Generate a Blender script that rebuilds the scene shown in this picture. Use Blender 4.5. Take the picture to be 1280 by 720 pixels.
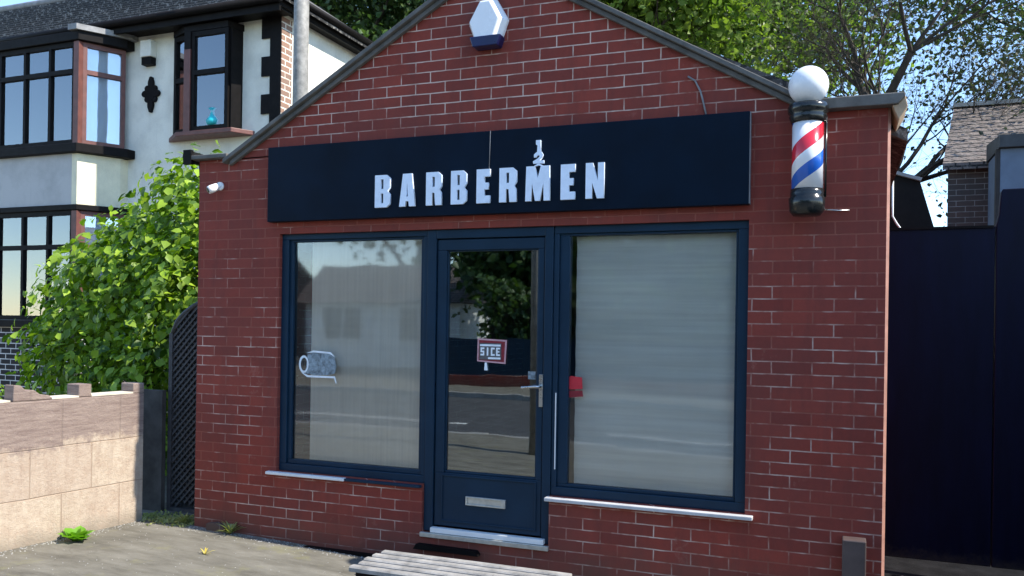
import bpy, bmesh, math, random
import numpy as np
from mathutils import Vector, Matrix, Euler
random.seed(7); RNG = np.random.default_rng(7)
for o in list(bpy.data.objects): bpy.data.objects.remove(o)
S = bpy.context.scene; COL = S.collection

# ------------------------------------------------------------ camera, light
F = 1050.0; PSI = math.atan(F/2684.0); ROLL = 0.015; CAM = Vector((0, -4.889, 1.5))
cam = bpy.data.cameras.new('camera'); co = bpy.data.objects.new('camera', cam); COL.objects.link(co)
r = Vector((math.cos(PSI), math.sin(PSI), 0)); fw = Vector((-math.sin(PSI), math.cos(PSI), 0)); up = Vector((0, 0, 1))
cx = math.cos(ROLL)*r + math.sin(ROLL)*up; cy = -math.sin(ROLL)*r + math.cos(ROLL)*up
m = Matrix((cx, cy, -fw)).transposed().to_4x4(); m.translation = CAM; co.matrix_world = m
cam.sensor_width = 36; cam.lens = F/1280*36; cam.shift_y = 47/1280; cam.clip_start = .05; cam.clip_end = 2000
S.camera = co

SUN_AZ = math.radians(0.2)      # direction towards the sun, counter-clockwise from +x
SUN_EL = math.radians(47)
w = bpy.data.worlds.new('World'); S.world = w; w.use_nodes = True
nt = w.node_tree; bg = nt.nodes['Background']; sk = nt.nodes.new('ShaderNodeTexSky'); sk.sky_type = 'NISHITA'
sk.sun_disc = False; sk.sun_elevation = SUN_EL; sk.sun_rotation = math.radians(90) - SUN_AZ
sk.air_density = 1.0; sk.dust_density = .0; sk.ozone_density = 3.5
nt.links.new(sk.outputs[0], bg.inputs[0]); bg.inputs[1].default_value = .15
sl = bpy.data.lights.new('sun', 'SUN'); sl.energy = 3.6; sl.angle = math.radians(.5); sl.color = (1, .93, .82)
so = bpy.data.objects.new('sun', sl); COL.objects.link(so)
d = Vector((math.cos(SUN_AZ)*math.cos(SUN_EL), math.sin(SUN_AZ)*math.cos(SUN_EL), math.sin(SUN_EL)))
so.rotation_euler = d.to_track_quat('Z', 'Y').to_euler(); so.location = (20, 0, 20)
S.view_settings.view_transform = 'Standard'; S.view_settings.look = 'None'; S.view_settings.gamma = 1
S.view_settings.exposure = 1.28
S.render.engine = 'CYCLES'

# ------------------------------------------------------------ materials
class NT:
    def __init__(s, name):
        s.m = bpy.data.materials.new(name); s.m.use_nodes = True; s.t = s.m.node_tree
        s.b = s.t.nodes['Principled BSDF']; s.out = s.t.nodes['Material Output']
    def n(s, typ, **k):
        nd = s.t.nodes.new(typ)
        for a, v in k.items():
            if a.startswith('i_'):
                key = a[2:]; nd.inputs[int(key) if key.isdigit() else key.replace('_', ' ')].default_value = v
            else: setattr(nd, a, v)
        return nd
    def l(s, a, b): s.t.links.new(a, b)
    def noise(s, vec, scale, detail=4, rough=.55):
        n = s.n('ShaderNodeTexNoise'); n.inputs['Scale'].default_value = scale
        n.inputs['Detail'].default_value = detail; n.inputs['Roughness'].default_value = rough
        s.l(vec, n.inputs['Vector']); return n.outputs['Fac']
    def ramp(s, fac, stops, interp='LINEAR'):
        r = s.n('ShaderNodeValToRGB'); r.color_ramp.interpolation = interp
        e = r.color_ramp.elements
        while len(e) > 1: e.remove(e[-1])
        e[0].position = stops[0][0]; e[0].color = c4(stops[0][1])
        for p, c in stops[1:]:
            q = e.new(p); q.color = c4(c)
        s.l(fac, r.inputs[0]); return r.outputs[0]
    def mix(s, fac, a, b, mode='MIX'):
        x = s.n('ShaderNodeMix', data_type='RGBA', blend_type=mode)
        for v, i in ((fac, 0), (a, 6), (b, 7)):
            if hasattr(v, 'is_output') or isinstance(v, bpy.types.NodeSocket): s.l(v, x.inputs[i])
            else: x.inputs[i].default_value = v if i == 0 else c4(v)
        return x.outputs[2]
    def math(s, op, a, b=0.0, c=0.0):
        x = s.n('ShaderNodeMath', operation=op)
        for i, v in enumerate((a, b, c)):
            if isinstance(v, bpy.types.NodeSocket): s.l(v, x.inputs[i])
            else: x.inputs[i].default_value = v
        return x.outputs[0]
    def pos(s): return s.n('ShaderNodeNewGeometry').outputs['Position']
    def bump(s, h, strength=.4, dist=.01):
        b = s.n('ShaderNodeBump'); b.inputs['Strength'].default_value = strength; b.inputs['Distance'].default_value = dist
        s.l(h, b.inputs['Height']); s.l(b.outputs[0], s.b.inputs['Normal'])
def c4(c): return (c[0], c[1], c[2], 1) if len(c) == 3 else tuple(c)
def sc(c, k): return tuple(x*k for x in c)

def mat(name, c, rough=.6, var=.25, scale=6, metal=0, bump=.15, bs=60, spec=.5):
    t = NT(name); p = t.pos()
    a = t.noise(p, scale, 5, .6)
    col = t.ramp(a, [(.3, sc(c, 1-var)), (.7, sc(c, 1+var))])
    t.l(col, t.b.inputs['Base Color'])
    t.b.inputs['Metallic'].default_value = metal; t.b.inputs['Specular IOR Level'].default_value = spec
    rr = t.math('MULTIPLY_ADD', t.noise(p, scale*2.3, 3), .25, rough-.12); t.l(rr, t.b.inputs['Roughness'])
    if bump: t.bump(t.noise(p, bs, 4), bump, .004)
    return t.m

def brick_mat(name, c1, c2, mortar, mortar2, bw=.225, bh=.075, msize=.005, off=(0, 0), gable=None, bump=.5, mvis=(.42, .6)):
    """running bond in world metres; the two wall directions share x+y as the course direction"""
    t = NT(name); p = t.pos(); s = t.n('ShaderNodeSeparateXYZ'); t.l(p, s.inputs[0])
    wob = t.noise(p, 1.3, 2)
    u = t.math('ADD', t.math('ADD', s.outputs[0], s.outputs[1]), off[0])
    v = t.math('ADD', s.outputs[2], off[1])
    v = t.math('MULTIPLY_ADD', wob, .010, v)
    v = t.math('MULTIPLY_ADD', t.noise(p, 9, 2), .006, v)
    u = t.math('MULTIPLY_ADD', t.noise(p, 6, 2), .010, u)
    cb = t.n('ShaderNodeCombineXYZ'); t.l(u, cb.inputs[0]); t.l(v, cb.inputs[1])
    br = t.n('ShaderNodeTexBrick'); t.l(cb.outputs[0], br.inputs['Vector'])
    for k, val in (('Scale', 1), ('Mortar Size', msize), ('Mortar Smooth', .3), ('Bias', 0), ('Brick Width', bw), ('Row Height', bh)):
        br.inputs[k].default_value = val
    br.inputs['Color1'].default_value = c4(c1); br.inputs['Color2'].default_value = c4(c2)
    br.inputs['Mortar'].default_value = c4(sc(c1, .9)); br.offset = .5
    n2 = t.noise(p, 30, 5, .7); n3 = t.noise(p, 1.7, 4)
    base = t.mix(.4, br.outputs['Color'], t.ramp(n2, [(.3, sc(c1, .55)), (.7, sc(c2, 1.45))]))
    base = t.mix(t.ramp(n3, [(.35, (0, 0, 0)), (.75, (.7, .7, .7))]), base, (c1[0]*.45, c1[1]*.75, c1[2]*1.0))
    # mortar: partly gone dark and flush with the brick colour, partly pale
    vis = t.math('ADD', t.math('MULTIPLY', t.noise(p, 2.6, 4, .65), .8), t.math('MULTIPLY', t.noise(p, 9, 3), .35))
    if gable is not None:
        z = t.n('ShaderNodeMapRange'); t.l(s.outputs[2], z.inputs[0]); z.inputs[1].default_value = gable-.3; z.inputs[2].default_value = gable+.3
        z.inputs[3].default_value = 0; z.inputs[4].default_value = .20
        z2 = t.n('ShaderNodeMapRange'); t.l(s.outputs[2], z2.inputs[0]); z2.inputs[1].default_value = 1.4; z2.inputs[2].default_value = 2.2
        z2.inputs[3].default_value = .015; z2.inputs[4].default_value = -.085; vis = t.math('ADD', vis, z2.outputs[0])
        vis = t.math('ADD', vis, z.outputs[0])
    mc = t.mix(t.ramp(vis, [(mvis[0], (0, 0, 0)), (mvis[1], (1, 1, 1))]), mortar2, mortar)
    col = t.mix(br.outputs['Fac'], base, mc)
    # pale lime bloom
    bl = t.ramp(t.noise(p, 3.2, 6, .75), [(.62, (0, 0, 0)), (.8, (.28, .28, .28))])
    col = t.mix(bl, col, mortar)
    # sooty vertical weathering and splash dirt near the ground
    mp = t.n('ShaderNodeMapping'); t.l(p, mp.inputs[0]); mp.inputs['Scale'].default_value = (5, 5, .9)
    so_ = t.ramp(t.noise(mp.outputs[0], 1.1, 6, .72), [(.50, (0, 0, 0)), (.78, (.55, .55, .55))])
    col = t.mix(so_, col, (c1[0]*.30, c1[1]*.55, c1[2]*.75))
    gz_ = t.ramp(t.math('MULTIPLY_ADD', t.noise(p, 6, 5, .7), .35, s.outputs[2]), [(.12, (.6, .6, .6)), (.42, (0, 0, 0))])
    col = t.mix(gz_, col, (.10, .055, .038))
    t.l(col, t.b.inputs['Base Color']); t.b.inputs['Roughness'].default_value = .85
    h = t.math('ADD', t.math('MULTIPLY', br.outputs['Fac'], -1.0), t.math('MULTIPLY', n2, .5))
    t.bump(h, bump, .006)
    return t.m

def glass_mat(name, refl=.10, tint=(.9, .95, .94), fm=1.6, rg=.015):
    t = NT(name); t.t.nodes.remove(t.b)
    fr = t.n('ShaderNodeFresnel'); fr.inputs[0].default_value = 1.5
    gl = t.n('ShaderNodeBsdfGlossy'); gl.inputs['Roughness'].default_value = rg; gl.inputs['Color'].default_value = (.95, .98, 1, 1)
    tr = t.n('ShaderNodeBsdfTransparent'); tr.inputs[0].default_value = c4(tint)
    f = t.math('ADD', t.math('MULTIPLY', fr.outputs[0], fm), refl)
    mx = t.n('ShaderNodeMixShader'); t.l(f, mx.inputs[0]); t.l(tr.outputs[0], mx.inputs[1]); t.l(gl.outputs[0], mx.inputs[2])
    b = t.n('ShaderNodeBump'); b.inputs['Strength'].default_value = .06; b.inputs['Distance'].default_value = .01
    t.l(t.noise(t.pos(), 2.2, 2), b.inputs['Height']); t.l(b.outputs[0], gl.inputs['Normal'])
    t.l(mx.outputs[0], t.out.inputs[0]); return t.m

def leaf_mat(name, c1, c2, trans=.35, tc=None):
    t = NT(name); g = t.n('ShaderNodeNewGeometry')
    rnd = g.outputs['Random Per Island']
    n = t.noise(g.outputs['Position'], 1.1, 3)
    f = t.math('ADD', t.math('MULTIPLY', rnd, .7), t.math('MULTIPLY', n, .3))
    col = t.ramp(f, [(.1, c1), (.85, c2)])
    t.l(col, t.b.inputs['Base Color']); t.b.inputs['Roughness'].default_value = .5
    tl = t.n('ShaderNodeBsdfTranslucent')
    t.l(t.mix(1.0, col, tc or (1.5, 1.7, .5), 'MULTIPLY'), tl.inputs[0])
    mx = t.n('ShaderNodeMixShader'); mx.inputs[0].default_value = trans
    t.l(t.b.outputs[0], mx.inputs[1]); t.l(tl.outputs[0], mx.inputs[2]); t.l(mx.outputs[0], t.out.inputs[0])
    return t.m

M = {}
M['brick'] = brick_mat('red_brick', (.31, .050, .029), (.19, .028, .017), (.62, .46, .38), (.26, .072, .048), bw=.215, bh=.070, msize=.0042, gable=2.7, off=(.03, .0), mvis=(.55, .74))
M['darkbrick'] = brick_mat('dark_brick', (.035, .025, .022), (.018, .013, .012), (.62, .60, .56), (.45, .43, .40), bw=.225, bh=.085, msize=.009, mvis=(.2, .4))
M['oldbrick'] = brick_mat('weathered_brick', (.13, .075, .055), (.08, .05, .04), (.3, .27, .24), (.14, .11, .09))
M['edge'] = mat('sunlit_brick_edge', (.40, .20, .15), .8, .2, 12)
M['navy'] = mat('navy_sign', (.0008, .0065, .017), .5, .3, 3, bump=.03, spec=.12)
M['navyframe'] = mat('navy_upvc', (.007, .026, .050), .42, .15, 4, bump=.03, spec=.22)
M['navygate'] = None
M['white'] = mat('white_plastic', (.78, .78, .76), .4, .06, 8, bump=.02)
M['letter'] = mat('letter_white', (.78, .86, .97), .35, .07, 20, bump=.03)
M['globe'] = mat('globe_white', (.86, .87, .88), .25, .03, 8, bump=0)
M['blackgloss'] = mat('black_gloss', (.012, .014, .014), .2, .3, 12, bump=.03)
M['chrome'] = mat('satin_metal', (.62, .62, .60), .28, .1, 12, metal=1, bump=.02)
M['silver'] = mat('silver_slot', (.55, .55, .50), .4, .15, 30, metal=.6, bump=.05)
M['glass'] = glass_mat('shop_glass', .0, (.99, .99, .99), 1.7, .035)
M['doorglass'] = glass_mat('door_glass', .13, (.55, .65, .66))
M['houseglass'] = glass_mat('house_glass', .14, (.95, .97, .98))
M['blackpaint'] = mat('black_paint', (.0045, .0035, .0035), .6, .5, 9, bump=.2, spec=.15)
M['brownpaint'] = mat('brown_paint', (.13, .045, .035), .5, .25, 9)
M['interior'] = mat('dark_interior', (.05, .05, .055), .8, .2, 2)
M['curtain'] = mat('pale_curtain', (.66, .78, .92), .9, .06, 3, bump=.1, bs=20)
M['leadgrey'] = mat('lead_grey', (.22, .22, .22), .6, .3, 8)
M['verge'] = mat('weathered_verge', (.115, .110, .100), .8, .35, 9, bump=.4)
M['tan'] = mat('tan_timber', (.42, .30, .19), .8, .25, 14)
M['pole'] = mat('galvanised', (.25, .24, .22), .6, .35, 14, bump=.3)
M['bark'] = mat('bark', (.040, .032, .024), .9, .4, 10, bump=.6, bs=30)
M['stem'] = mat('green_stem', (.06, .09, .03), .8, .3, 10)
M['red'] = mat('red_print', (.55, .02, .035), .5, .12, 20, bump=0)
M['darkred'] = mat('dark_red_print', (.22, .01, .02), .5, .3, 40, bump=0)
M['sticker'] = mat('pale_blue_print', (.20, .25, .28), .6, .65, 38, bump=0)
M['stickerwhite'] = mat('white_print', (.80, .84, .86), .6, .1, 30, bump=0)
M['tile'] = None

# render with grime
def render_mat(name, c, grime=(.3, .3, .28)):
    t = NT(name); p = t.pos()
    n = t.noise(p, 2.2, 5, .65)
    col = t.ramp(n, [(.35, sc(c, .82)), (.6, c)])
    mp = t.n('ShaderNodeMapping'); t.l(p, mp.inputs[0]); mp.inputs['Scale'].default_value = (6, 6, .6)
    st = t.ramp(t.noise(mp.outputs[0], 1.5, 5, .7), [(.55, (0, 0, 0)), (.8, (.35, .35, .35))])
    t.l(t.mix(st, col, grime), t.b.inputs['Base Color']); t.b.inputs['Roughness'].default_value = .9
    t.bump(t.noise(p, 55, 4), .5, .008); return t.m
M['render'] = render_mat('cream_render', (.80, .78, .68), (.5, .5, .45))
M['shadedrender'] = render_mat('shaded_render', (.48, .47, .45), (.25, .25, .25))

# garden wall: pale blocks, algae-dark band along the top
t = NT('block_wall'); p = t.pos(); s = t.n('ShaderNodeSeparateXYZ'); t.l(p, s.inputs[0])
cb = t.n('ShaderNodeCombineXYZ'); t.l(s.outputs[1], cb.inputs[0]); t.l(t.math('MULTIPLY_ADD', t.noise(p, 2, 2), .02, s.outputs[2]), cb.inputs[1])
br = t.n('ShaderNodeTexBrick'); t.l(cb.outputs[0], br.inputs['Vector'])
for k, v in (('Scale', 1), ('Mortar Size', .005), ('Mortar Smooth', .6), ('Brick Width', .44), ('Row Height', .32)): br.inputs[k].default_value = v
br.inputs['Color1'].default_value = (.52, .43, .33, 1); br.inputs['Color2'].default_value = (.46, .37, .29, 1); br.inputs['Mortar'].default_value = (.40, .30, .22, 1)
lev = t.math('MULTIPLY_ADD', t.noise(p, 4, 5, .65), .45, s.outputs[2])
lev = t.math('MULTIPLY_ADD', t.noise(p, 22, 4, .7), .2, lev)
alg = t.ramp(lev, [(.93, (0, 0, 0)), (1.12, (1, 1, 1))])
mp = t.n('ShaderNodeMapping'); t.l(p, mp.inputs[0]); mp.inputs['Scale'].default_value = (3, 3, 30)
stre = t.ramp(t.noise(mp.outputs[0], 2, 4, .7), [(.35, (.20, .145, .125)), (.7, (.32, .25, .21))])
base = t.mix(t.ramp(t.noise(p, 14, 6, .75), [(.4, (0, 0, 0)), (.7, (.75, .75, .75))]), br.outputs['Color'], (.36, .26, .19))
mpv = t.n('ShaderNodeMapping'); t.l(p, mpv.inputs[0]); mpv.inputs['Scale'].default_value = (12, 12, 1.2)
base = t.mix(t.ramp(t.noise(mpv.outputs[0], 1.3, 6, .75), [(.48, (0, 0, 0)), (.75, (.6, .6, .6))]), base, (.30, .215, .16))
col = t.mix(alg, base, stre)
low = t.ramp(t.math('MULTIPLY_ADD', t.noise(p, 7, 4), .25, s.outputs[2]), [(.13, (.75, .75, .75)), (.24, (0, 0, 0))])
col = t.mix(low, col, (.24, .20, .15))
t.l(col, t.b.inputs['Base Color']); t.b.inputs['Roughness'].default_value = .92
t.bump(t.math('ADD', t.noise(p, 45, 6, .8), t.math('MULTIPLY', br.outputs['Fac'], -.5)), .8, .014); M['block'] = t.m

# forecourt concrete
t = NT('forecourt_concrete'); p = t.pos()
mp = t.n('ShaderNodeMapping'); t.l(p, mp.inputs[0]); mp.inputs['Scale'].default_value = (1, 3.2, 1); mp.inputs['Rotation'].default_value = (0, 0, .15)
a = t.noise(mp.outputs[0], 2.2, 7, .65)
col = t.ramp(a, [(.32, (.09, .082, .064)), (.5, (.145, .135, .108)), (.68, (.20, .188, .155))])
sp = t.ramp(t.noise(p, 60, 3, .8), [(.55, (0, 0, 0)), (.8, (.4, .4, .4))])
col = t.mix(sp, col, (.10, .09, .07))
mo = t.ramp(t.noise(p, 3.3, 5, .7), [(.56, (0, 0, 0)), (.72, (.55, .55, .55))])
col = t.mix(mo, col, (.20, .19, .08))
cr = t.n('ShaderNodeTexVoronoi', feature='DISTANCE_TO_EDGE'); cr.inputs['Scale'].default_value = .45
nv = t.n('ShaderNodeTexNoise'); nv.inputs['Scale'].default_value = 3; t.l(p, nv.inputs[0])
ad = t.n('ShaderNodeVectorMath', operation='ADD'); t.l(p, ad.inputs[0]); t.l(nv.outputs['Color'], ad.inputs[1]); t.l(ad.outputs[0], cr.inputs[0])
cl = t.ramp(cr.outputs['Distance'], [(.0, (.35, .35, .35)), (.006, (0, 0, 0))])
col = t.mix(cl, col, (.07, .065, .05))
t.l(col, t.b.inputs['Base Color']); t.b.inputs['Roughness'].default_value = .9
t.bump(t.math('ADD', t.noise(p, 90, 4, .7), a), .35, .012); M['concrete'] = t.m
M['asphalt'] = mat('asphalt', (.055, .056, .058), .85, .3, 3, bump=.5, bs=120)
M['kerb'] = mat('kerb_stone', (.30, .29, .27), .85, .2, 6)
M['paintline'] = mat('road_paint', (.72, .72, .68), .7, .15, 10)
M['soil'] = mat('soil', (.05, .045, .025), .95, .4, 5, bump=.6)

# roof tiles, slope direction in world z
def tile_mat(name, c1, c2, moss):
    t = NT(name); p = t.pos(); s = t.n('ShaderNodeSeparateXYZ'); t.l(p, s.inputs[0])
    u = t.math('ADD', s.outputs[0], s.outputs[1]); cb = t.n('ShaderNodeCombineXYZ')
    t.l(u, cb.inputs[0]); t.l(t.math('MULTIPLY', s.outputs[2], 1.0), cb.inputs[1])
    br = t.n('ShaderNodeTexBrick'); t.l(cb.outputs[0], br.inputs['Vector'])
    for k, v in (('Scale', 1), ('Mortar Size', .012), ('Mortar Smooth', .1), ('Brick Width', .17), ('Row Height', .085)): br.inputs[k].default_value = v
    br.inputs['Color1'].default_value = c4(c1); br.inputs['Color2'].default_value = c4(c2); br.inputs['Mortar'].default_value = (.006, .006, .006, 1)
    sp = t.ramp(t.noise(p, 16, 4, .75), [(.52, (0, 0, 0)), (.66, (.8, .8, .8))])
    t.l(t.mix(sp, br.outputs['Color'], moss), t.b.inputs['Base Color']); t.b.inputs['Roughness'].default_value = .75
    t.bump(t.math('SUBTRACT', t.noise(p, 20, 4), br.outputs['Fac']), .8, .02); return t.m
M['tile'] = tile_mat('dark_roof_tile', (.030, .028, .027), (.060, .055, .052), (.30, .29, .27))
M['tilebrown'] = tile_mat('brown_roof_tile', (.16, .13, .115), (.125, .10, .09), (.21, .19, .17))
M['felt'] = mat('grey_roof_felt', (.10, .098, .095), .85, .15, 6)

# navy hoarding: faint scratches
t = NT('navy_steel'); p = t.pos(); mp = t.n('ShaderNodeMapping'); t.l(p, mp.inputs[0]); mp.inputs['Scale'].default_value = (5, 5, .8)
col = t.ramp(t.noise(mp.outputs[0], 2, 5, .7), [(.35, (.0012, .002, .013)), (.75, (.003, .005, .026))])
scx = t.ramp(t.noise(mp.outputs[0], 7, 8, .9), [(.63, (0, 0, 0)), (.76, (.45, .45, .45))])
col = t.mix(scx, col, (.09, .11, .16))
s = t.n('ShaderNodeSeparateXYZ'); t.l(p, s.inputs[0])
dirt = t.ramp(t.math('MULTIPLY_ADD', t.noise(p, 18, 5, .8), .25, s.outputs[2]), [(.0, (.8, .8, .8)), (.16, (0, 0, 0))])
col = t.mix(dirt, col, (.06, .055, .04))
t.l(col, t.b.inputs['Base Color']); t.b.inputs['Roughness'].default_value = .42; t.b.inputs['Specular IOR Level'].default_value = .15
t.bump(t.noise(p, 1.5, 3), .15, .03); M['navygate'] = t.m

# blinds
def cloth(name, c, vert, horiz):
    t = NT(name); p = t.pos()
    m1 = t.n('ShaderNodeMapping'); t.l(p, m1.inputs[0]); m1.inputs['Scale'].default_value = (60, 1, 1.5)
    m2 = t.n('ShaderNodeMapping'); t.l(p, m2.inputs[0]); m2.inputs['Scale'].default_value = (1.2, 1, 34)
    a = t.noise(m1.outputs[0], 1, 3); b = t.noise(m2.outputs[0], 1, 3)
    h = t.math('ADD', t.math('MULTIPLY', a, vert), t.math('MULTIPLY', b, horiz))
    h = t.math('ADD', h, t.math('MULTIPLY', t.noise(p, 1.4, 3), .5))
    t.l(t.ramp(h, [(.2, sc(c, .70)), (.85, sc(c, 1.2))]), t.b.inputs['Base Color']); t.b.inputs['Roughness'].default_value = .9
    t.bump(h, .25, .01); return t.m
M['film'] = cloth('beige_window_film', (.86, .78, .63), .35, .15)
M['blind'] = cloth('grey_blind', (.80, .80, .71), .06, .62)

# barber stripes : helix in local space
t = NT('barber_stripes'); tc = t.n('ShaderNodeTexCoord'); s = t.n('ShaderNodeSeparateXYZ'); t.l(tc.outputs['Object'], s.inputs[0])
ang = t.math('DIVIDE', t.math('ARCTAN2', s.outputs[1], s.outputs[0]), 2*math.pi)
ph = t.math('FRACT', t.math('ADD', t.math('SUBTRACT', t.math('DIVIDE', s.outputs[2], .36), ang), 10.562))
col = t.ramp(ph, [(0, (.80, .80, .82)), (.045, (.02, .13, .55)), (.265, (.80, .80, .82)), (.46, (.62, .02, .04)), (.69, (.80, .80, .82))], 'CONSTANT')
t.l(col, t.b.inputs['Base Color']); t.b.inputs['Roughness'].default_value = .2; t.b.inputs['Coat Weight'].default_value = .4; M['stripes'] = t.m

# ------------------------------------------------------------ mesh tools
class MB:
    def __init__(s): s.v = []; s.f = []; s.sm = []
    def add(s, vs, fs, smooth=False):
        k = len(s.v); s.v += [tuple(v) for v in vs]; s.f += [tuple(i+k for i in f) for f in fs]; s.sm += [smooth]*len(fs); return s
    def box(s, x0, x1, y0, y1, z0, z1):
        v = [(x0, y0, z0), (x1, y0, z0), (x1, y1, z0), (x0, y1, z0), (x0, y0, z1), (x1, y0, z1), (x1, y1, z1), (x0, y1, z1)]
        return s.add(v, [(0, 3, 2, 1), (4, 5, 6, 7), (0, 1, 5, 4), (1, 2, 6, 5), (2, 3, 7, 6), (3, 0, 4, 7)])
    def prism(s, poly, axis, a, b):
        """extrude a 2D polygon along axis ('y': poly is x,z; 'z': poly is x,y; 'x': poly is y,z)"""
        f = {'y': lambda p, t: (p[0], t, p[1]), 'z': lambda p, t: (p[0], p[1], t), 'x': lambda p, t: (t, p[0], p[1])}[axis]
        n = len(poly); v = [f(p, a) for p in poly] + [f(p, b) for p in poly]
        return s.add(v, [tuple(range(n))[::-1], tuple(range(n, 2*n))] + [(i, (i+1) % n, n+(i+1) % n, n+i) for i in range(n)])
    def obox(s, p0, p1, zs, t0, t1):
        """box along the horizontal segment p0->p1, thickness from t0 to t1 along its right-hand normal"""
        p0 = Vector(p0); p1 = Vector(p1); d = (p1-p0).normalized(); n = Vector((d.y, -d.x))
        q = [p0+n*t0, p1+n*t0, p1+n*t1, p0+n*t1]
        return s.prism([(a.x, a.y) for a in q], 'z', zs[0], zs[1])
    def tube(s, pts, rad, k=8, cap=True):
        pts = [Vector(p) for p in pts]; n = len(pts); rs = rad if isinstance(rad, (list, tuple)) else [rad]*n
        base = len(s.v); ref = None
        for i, p in enumerate(pts):
            d = (pts[min(i+1, n-1)]-pts[max(i-1, 0)]).normalized()
            if ref is None: ref = Vector((1, 0, 0)) if abs(d.x) < .8 else Vector((0, 1, 0))
            a = d.cross(ref).normalized(); b = d.cross(a); ref = -b if False else ref
            for j in range(k):
                t = 2*math.pi*j/k; s.v.append(tuple(p+(a*math.cos(t)+b*math.sin(t))*rs[i]))
        for i in range(n-1):
            for j in range(k):
                q = base+i*k; s.f.append((q+j, q+(j+1) % k, q+k+(j+1) % k, q+k+j)); s.sm.append(True)
        if cap:
            s.f.append(tuple(base+j for j in range(k))[::-1]); s.sm.append(False)
            s.f.append(tuple(base+(n-1)*k+j for j in range(k))); s.sm.append(False)
        return s
    def lathe(s, c, prof, k=40):
        base = len(s.v)
        for (rr, z) in prof:
            for j in range(k):
                t = 2*math.pi*j/k; s.v.append((c[0]+rr*math.cos(t), c[1]+rr*math.sin(t), c[2]+z))
        for i in range(len(prof)-1):
            for j in range(k):
                q = base+i*k; s.f.append((q+j, q+(j+1) % k, q+k+(j+1) % k, q+k+j)); s.sm.append(True)
        s.f.append(tuple(base+j for j in range(k))[::-1]); s.sm.append(False)
        s.f.append(tuple(base+(len(prof)-1)*k+j for j in range(k))); s.sm.append(False)
        return s
    def ring(s, x0, x1, z0, z1, wl, wr, wb, wt, y0, y1):
        s.box(x0, x1, y0, y1, z0, z0+wb); s.box(x0, x1, y0, y1, z1-wt, z1)
        s.box(x0, x0+wl, y0, y1, z0+wb, z1-wt); s.box(x1-wr, x1, y0, y1, z0+wb, z1-wt); return s
    def build(s, name, m, parent=None, bevel=0, recalc=True, loc=None):
        me = bpy.data.meshes.new(name); off = wloc(parent) if parent else Vector(loc or (0, 0, 0))
        me.from_pydata([tuple(Vector(v)-off) for v in s.v], [], s.f)
        me.polygons.foreach_set('use_smooth', s.sm)
        if recalc:
            b = bmesh.new(); b.from_mesh(me); bmesh.ops.recalc_face_normals(b, faces=b.faces); b.to_mesh(me); b.free()
        me.materials.append(m); o = bpy.data.objects.new(name, me); COL.objects.link(o)
        if parent: o.parent = parent; WL[o.name] = off
        else: o.location = off; WL[o.name] = off
        if bevel:
            q = o.modifiers.new('bevel', 'BEVEL'); q.width = bevel; q.segments = 2; q.limit_method = 'ANGLE'
        return o
WL = {}
def wloc(o): return WL[o.name]
def thing(name, label, cat, loc=(0, 0, 0), group=None):
    o = bpy.data.objects.new(name, None); COL.objects.link(o); o.location = loc; WL[o.name] = Vector(loc); o.empty_display_size = .1
    return tag(o, label, cat, group)
def tag(o, label, cat, group=None, kind=None):
    o['label'] = label; o['category'] = cat
    if group: o['group'] = group
    if kind: o['kind'] = kind
    return o
def struct(o): o['kind'] = 'structure'; return o

def outline_mesh(name, shapes, depth, m, parent, origin, y, bevel=.0):
    """2D outlines with holes (x,z in metres from origin) extruded towards -y"""
    cu = bpy.data.curves.new(name, 'CURVE'); cu.dimensions = '2D'; cu.fill_mode = 'BOTH'; cu.extrude = depth/2
    for pts in shapes:
        sp = cu.splines.new('POLY'); sp.points.add(len(pts)-1)
        for i, p in enumerate(pts): sp.points[i].co = (p[0], p[1], 0, 1)
        sp.use_cyclic_u = True
    tmp = bpy.data.objects.new('tmp', cu); COL.objects.link(tmp); bpy.context.view_layer.update()
    me = bpy.data.meshes.new_from_object(tmp.evaluated_get(bpy.context.evaluated_depsgraph_get()))
    bpy.data.objects.remove(tmp); off = wloc(parent)
    me.transform(Matrix.Translation(Vector((origin[0], y-depth/2, origin[1]))-off) @ Matrix.Rotation(math.pi/2, 4, 'X'))
    me.name = name; me.materials.clear(); me.materials.append(m); o = bpy.data.objects.new(name, me); COL.objects.link(o); o.parent = parent; WL[o.name] = off
    return o

GL = lambda x: -.035*min(max(x+4.4, 0), 5)      # forecourt falls gently to the right

# ------------------------------------------------------------ ground and street
def sheet(name, xs, ys, zf, m):
    v = [(x, y, zf(x, y)) for y in ys for x in xs]; n = len(xs)
    f = [(j*n+i, j*n+i+1, (j+1)*n+i+1, (j+1)*n+i) for j in range(len(ys)-1) for i in range(n-1)]
    return MB().add(v, f).build(name, m)
XS = [-600, -4.4, .6, 600]
struct(sheet('ground', XS, [-600, -12.02, -12.0, -5.6, -5.58, 600], lambda x, y: GL(x)-(.12 if -12.01 < y < -5.59 else 0), M['concrete']))
struct(sheet('road', [-120, -4.4, .6, 120], [-11.88, -5.72], lambda x, y: GL(x)-.112, M['asphalt']))
mb = MB()
for y0, y1 in ((-5.72, -5.58), (-12.02, -11.88)):
    for i in range(-40, 30):
        x = i*.9; mb.box(x, x+.89, y0+.002, y1-.002, GL(x+.45)-.2, GL(x+.45)+.004)
struct(mb.build('kerb', M['kerb'], bevel=.008))
mb = MB()
for i in range(-12, 10):
    x = i*3.0; mb.add([(x, -7.62, GL(x)-.107), (x+2.95, -7.62, GL(x+2.95)-.107), (x+2.95, -7.52, GL(x+2.95)-.107), (x, -7.52, GL(x)-.107)], [(0, 1, 2, 3)])
struct(mb.build('road_marking', M['paintline']))

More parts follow.
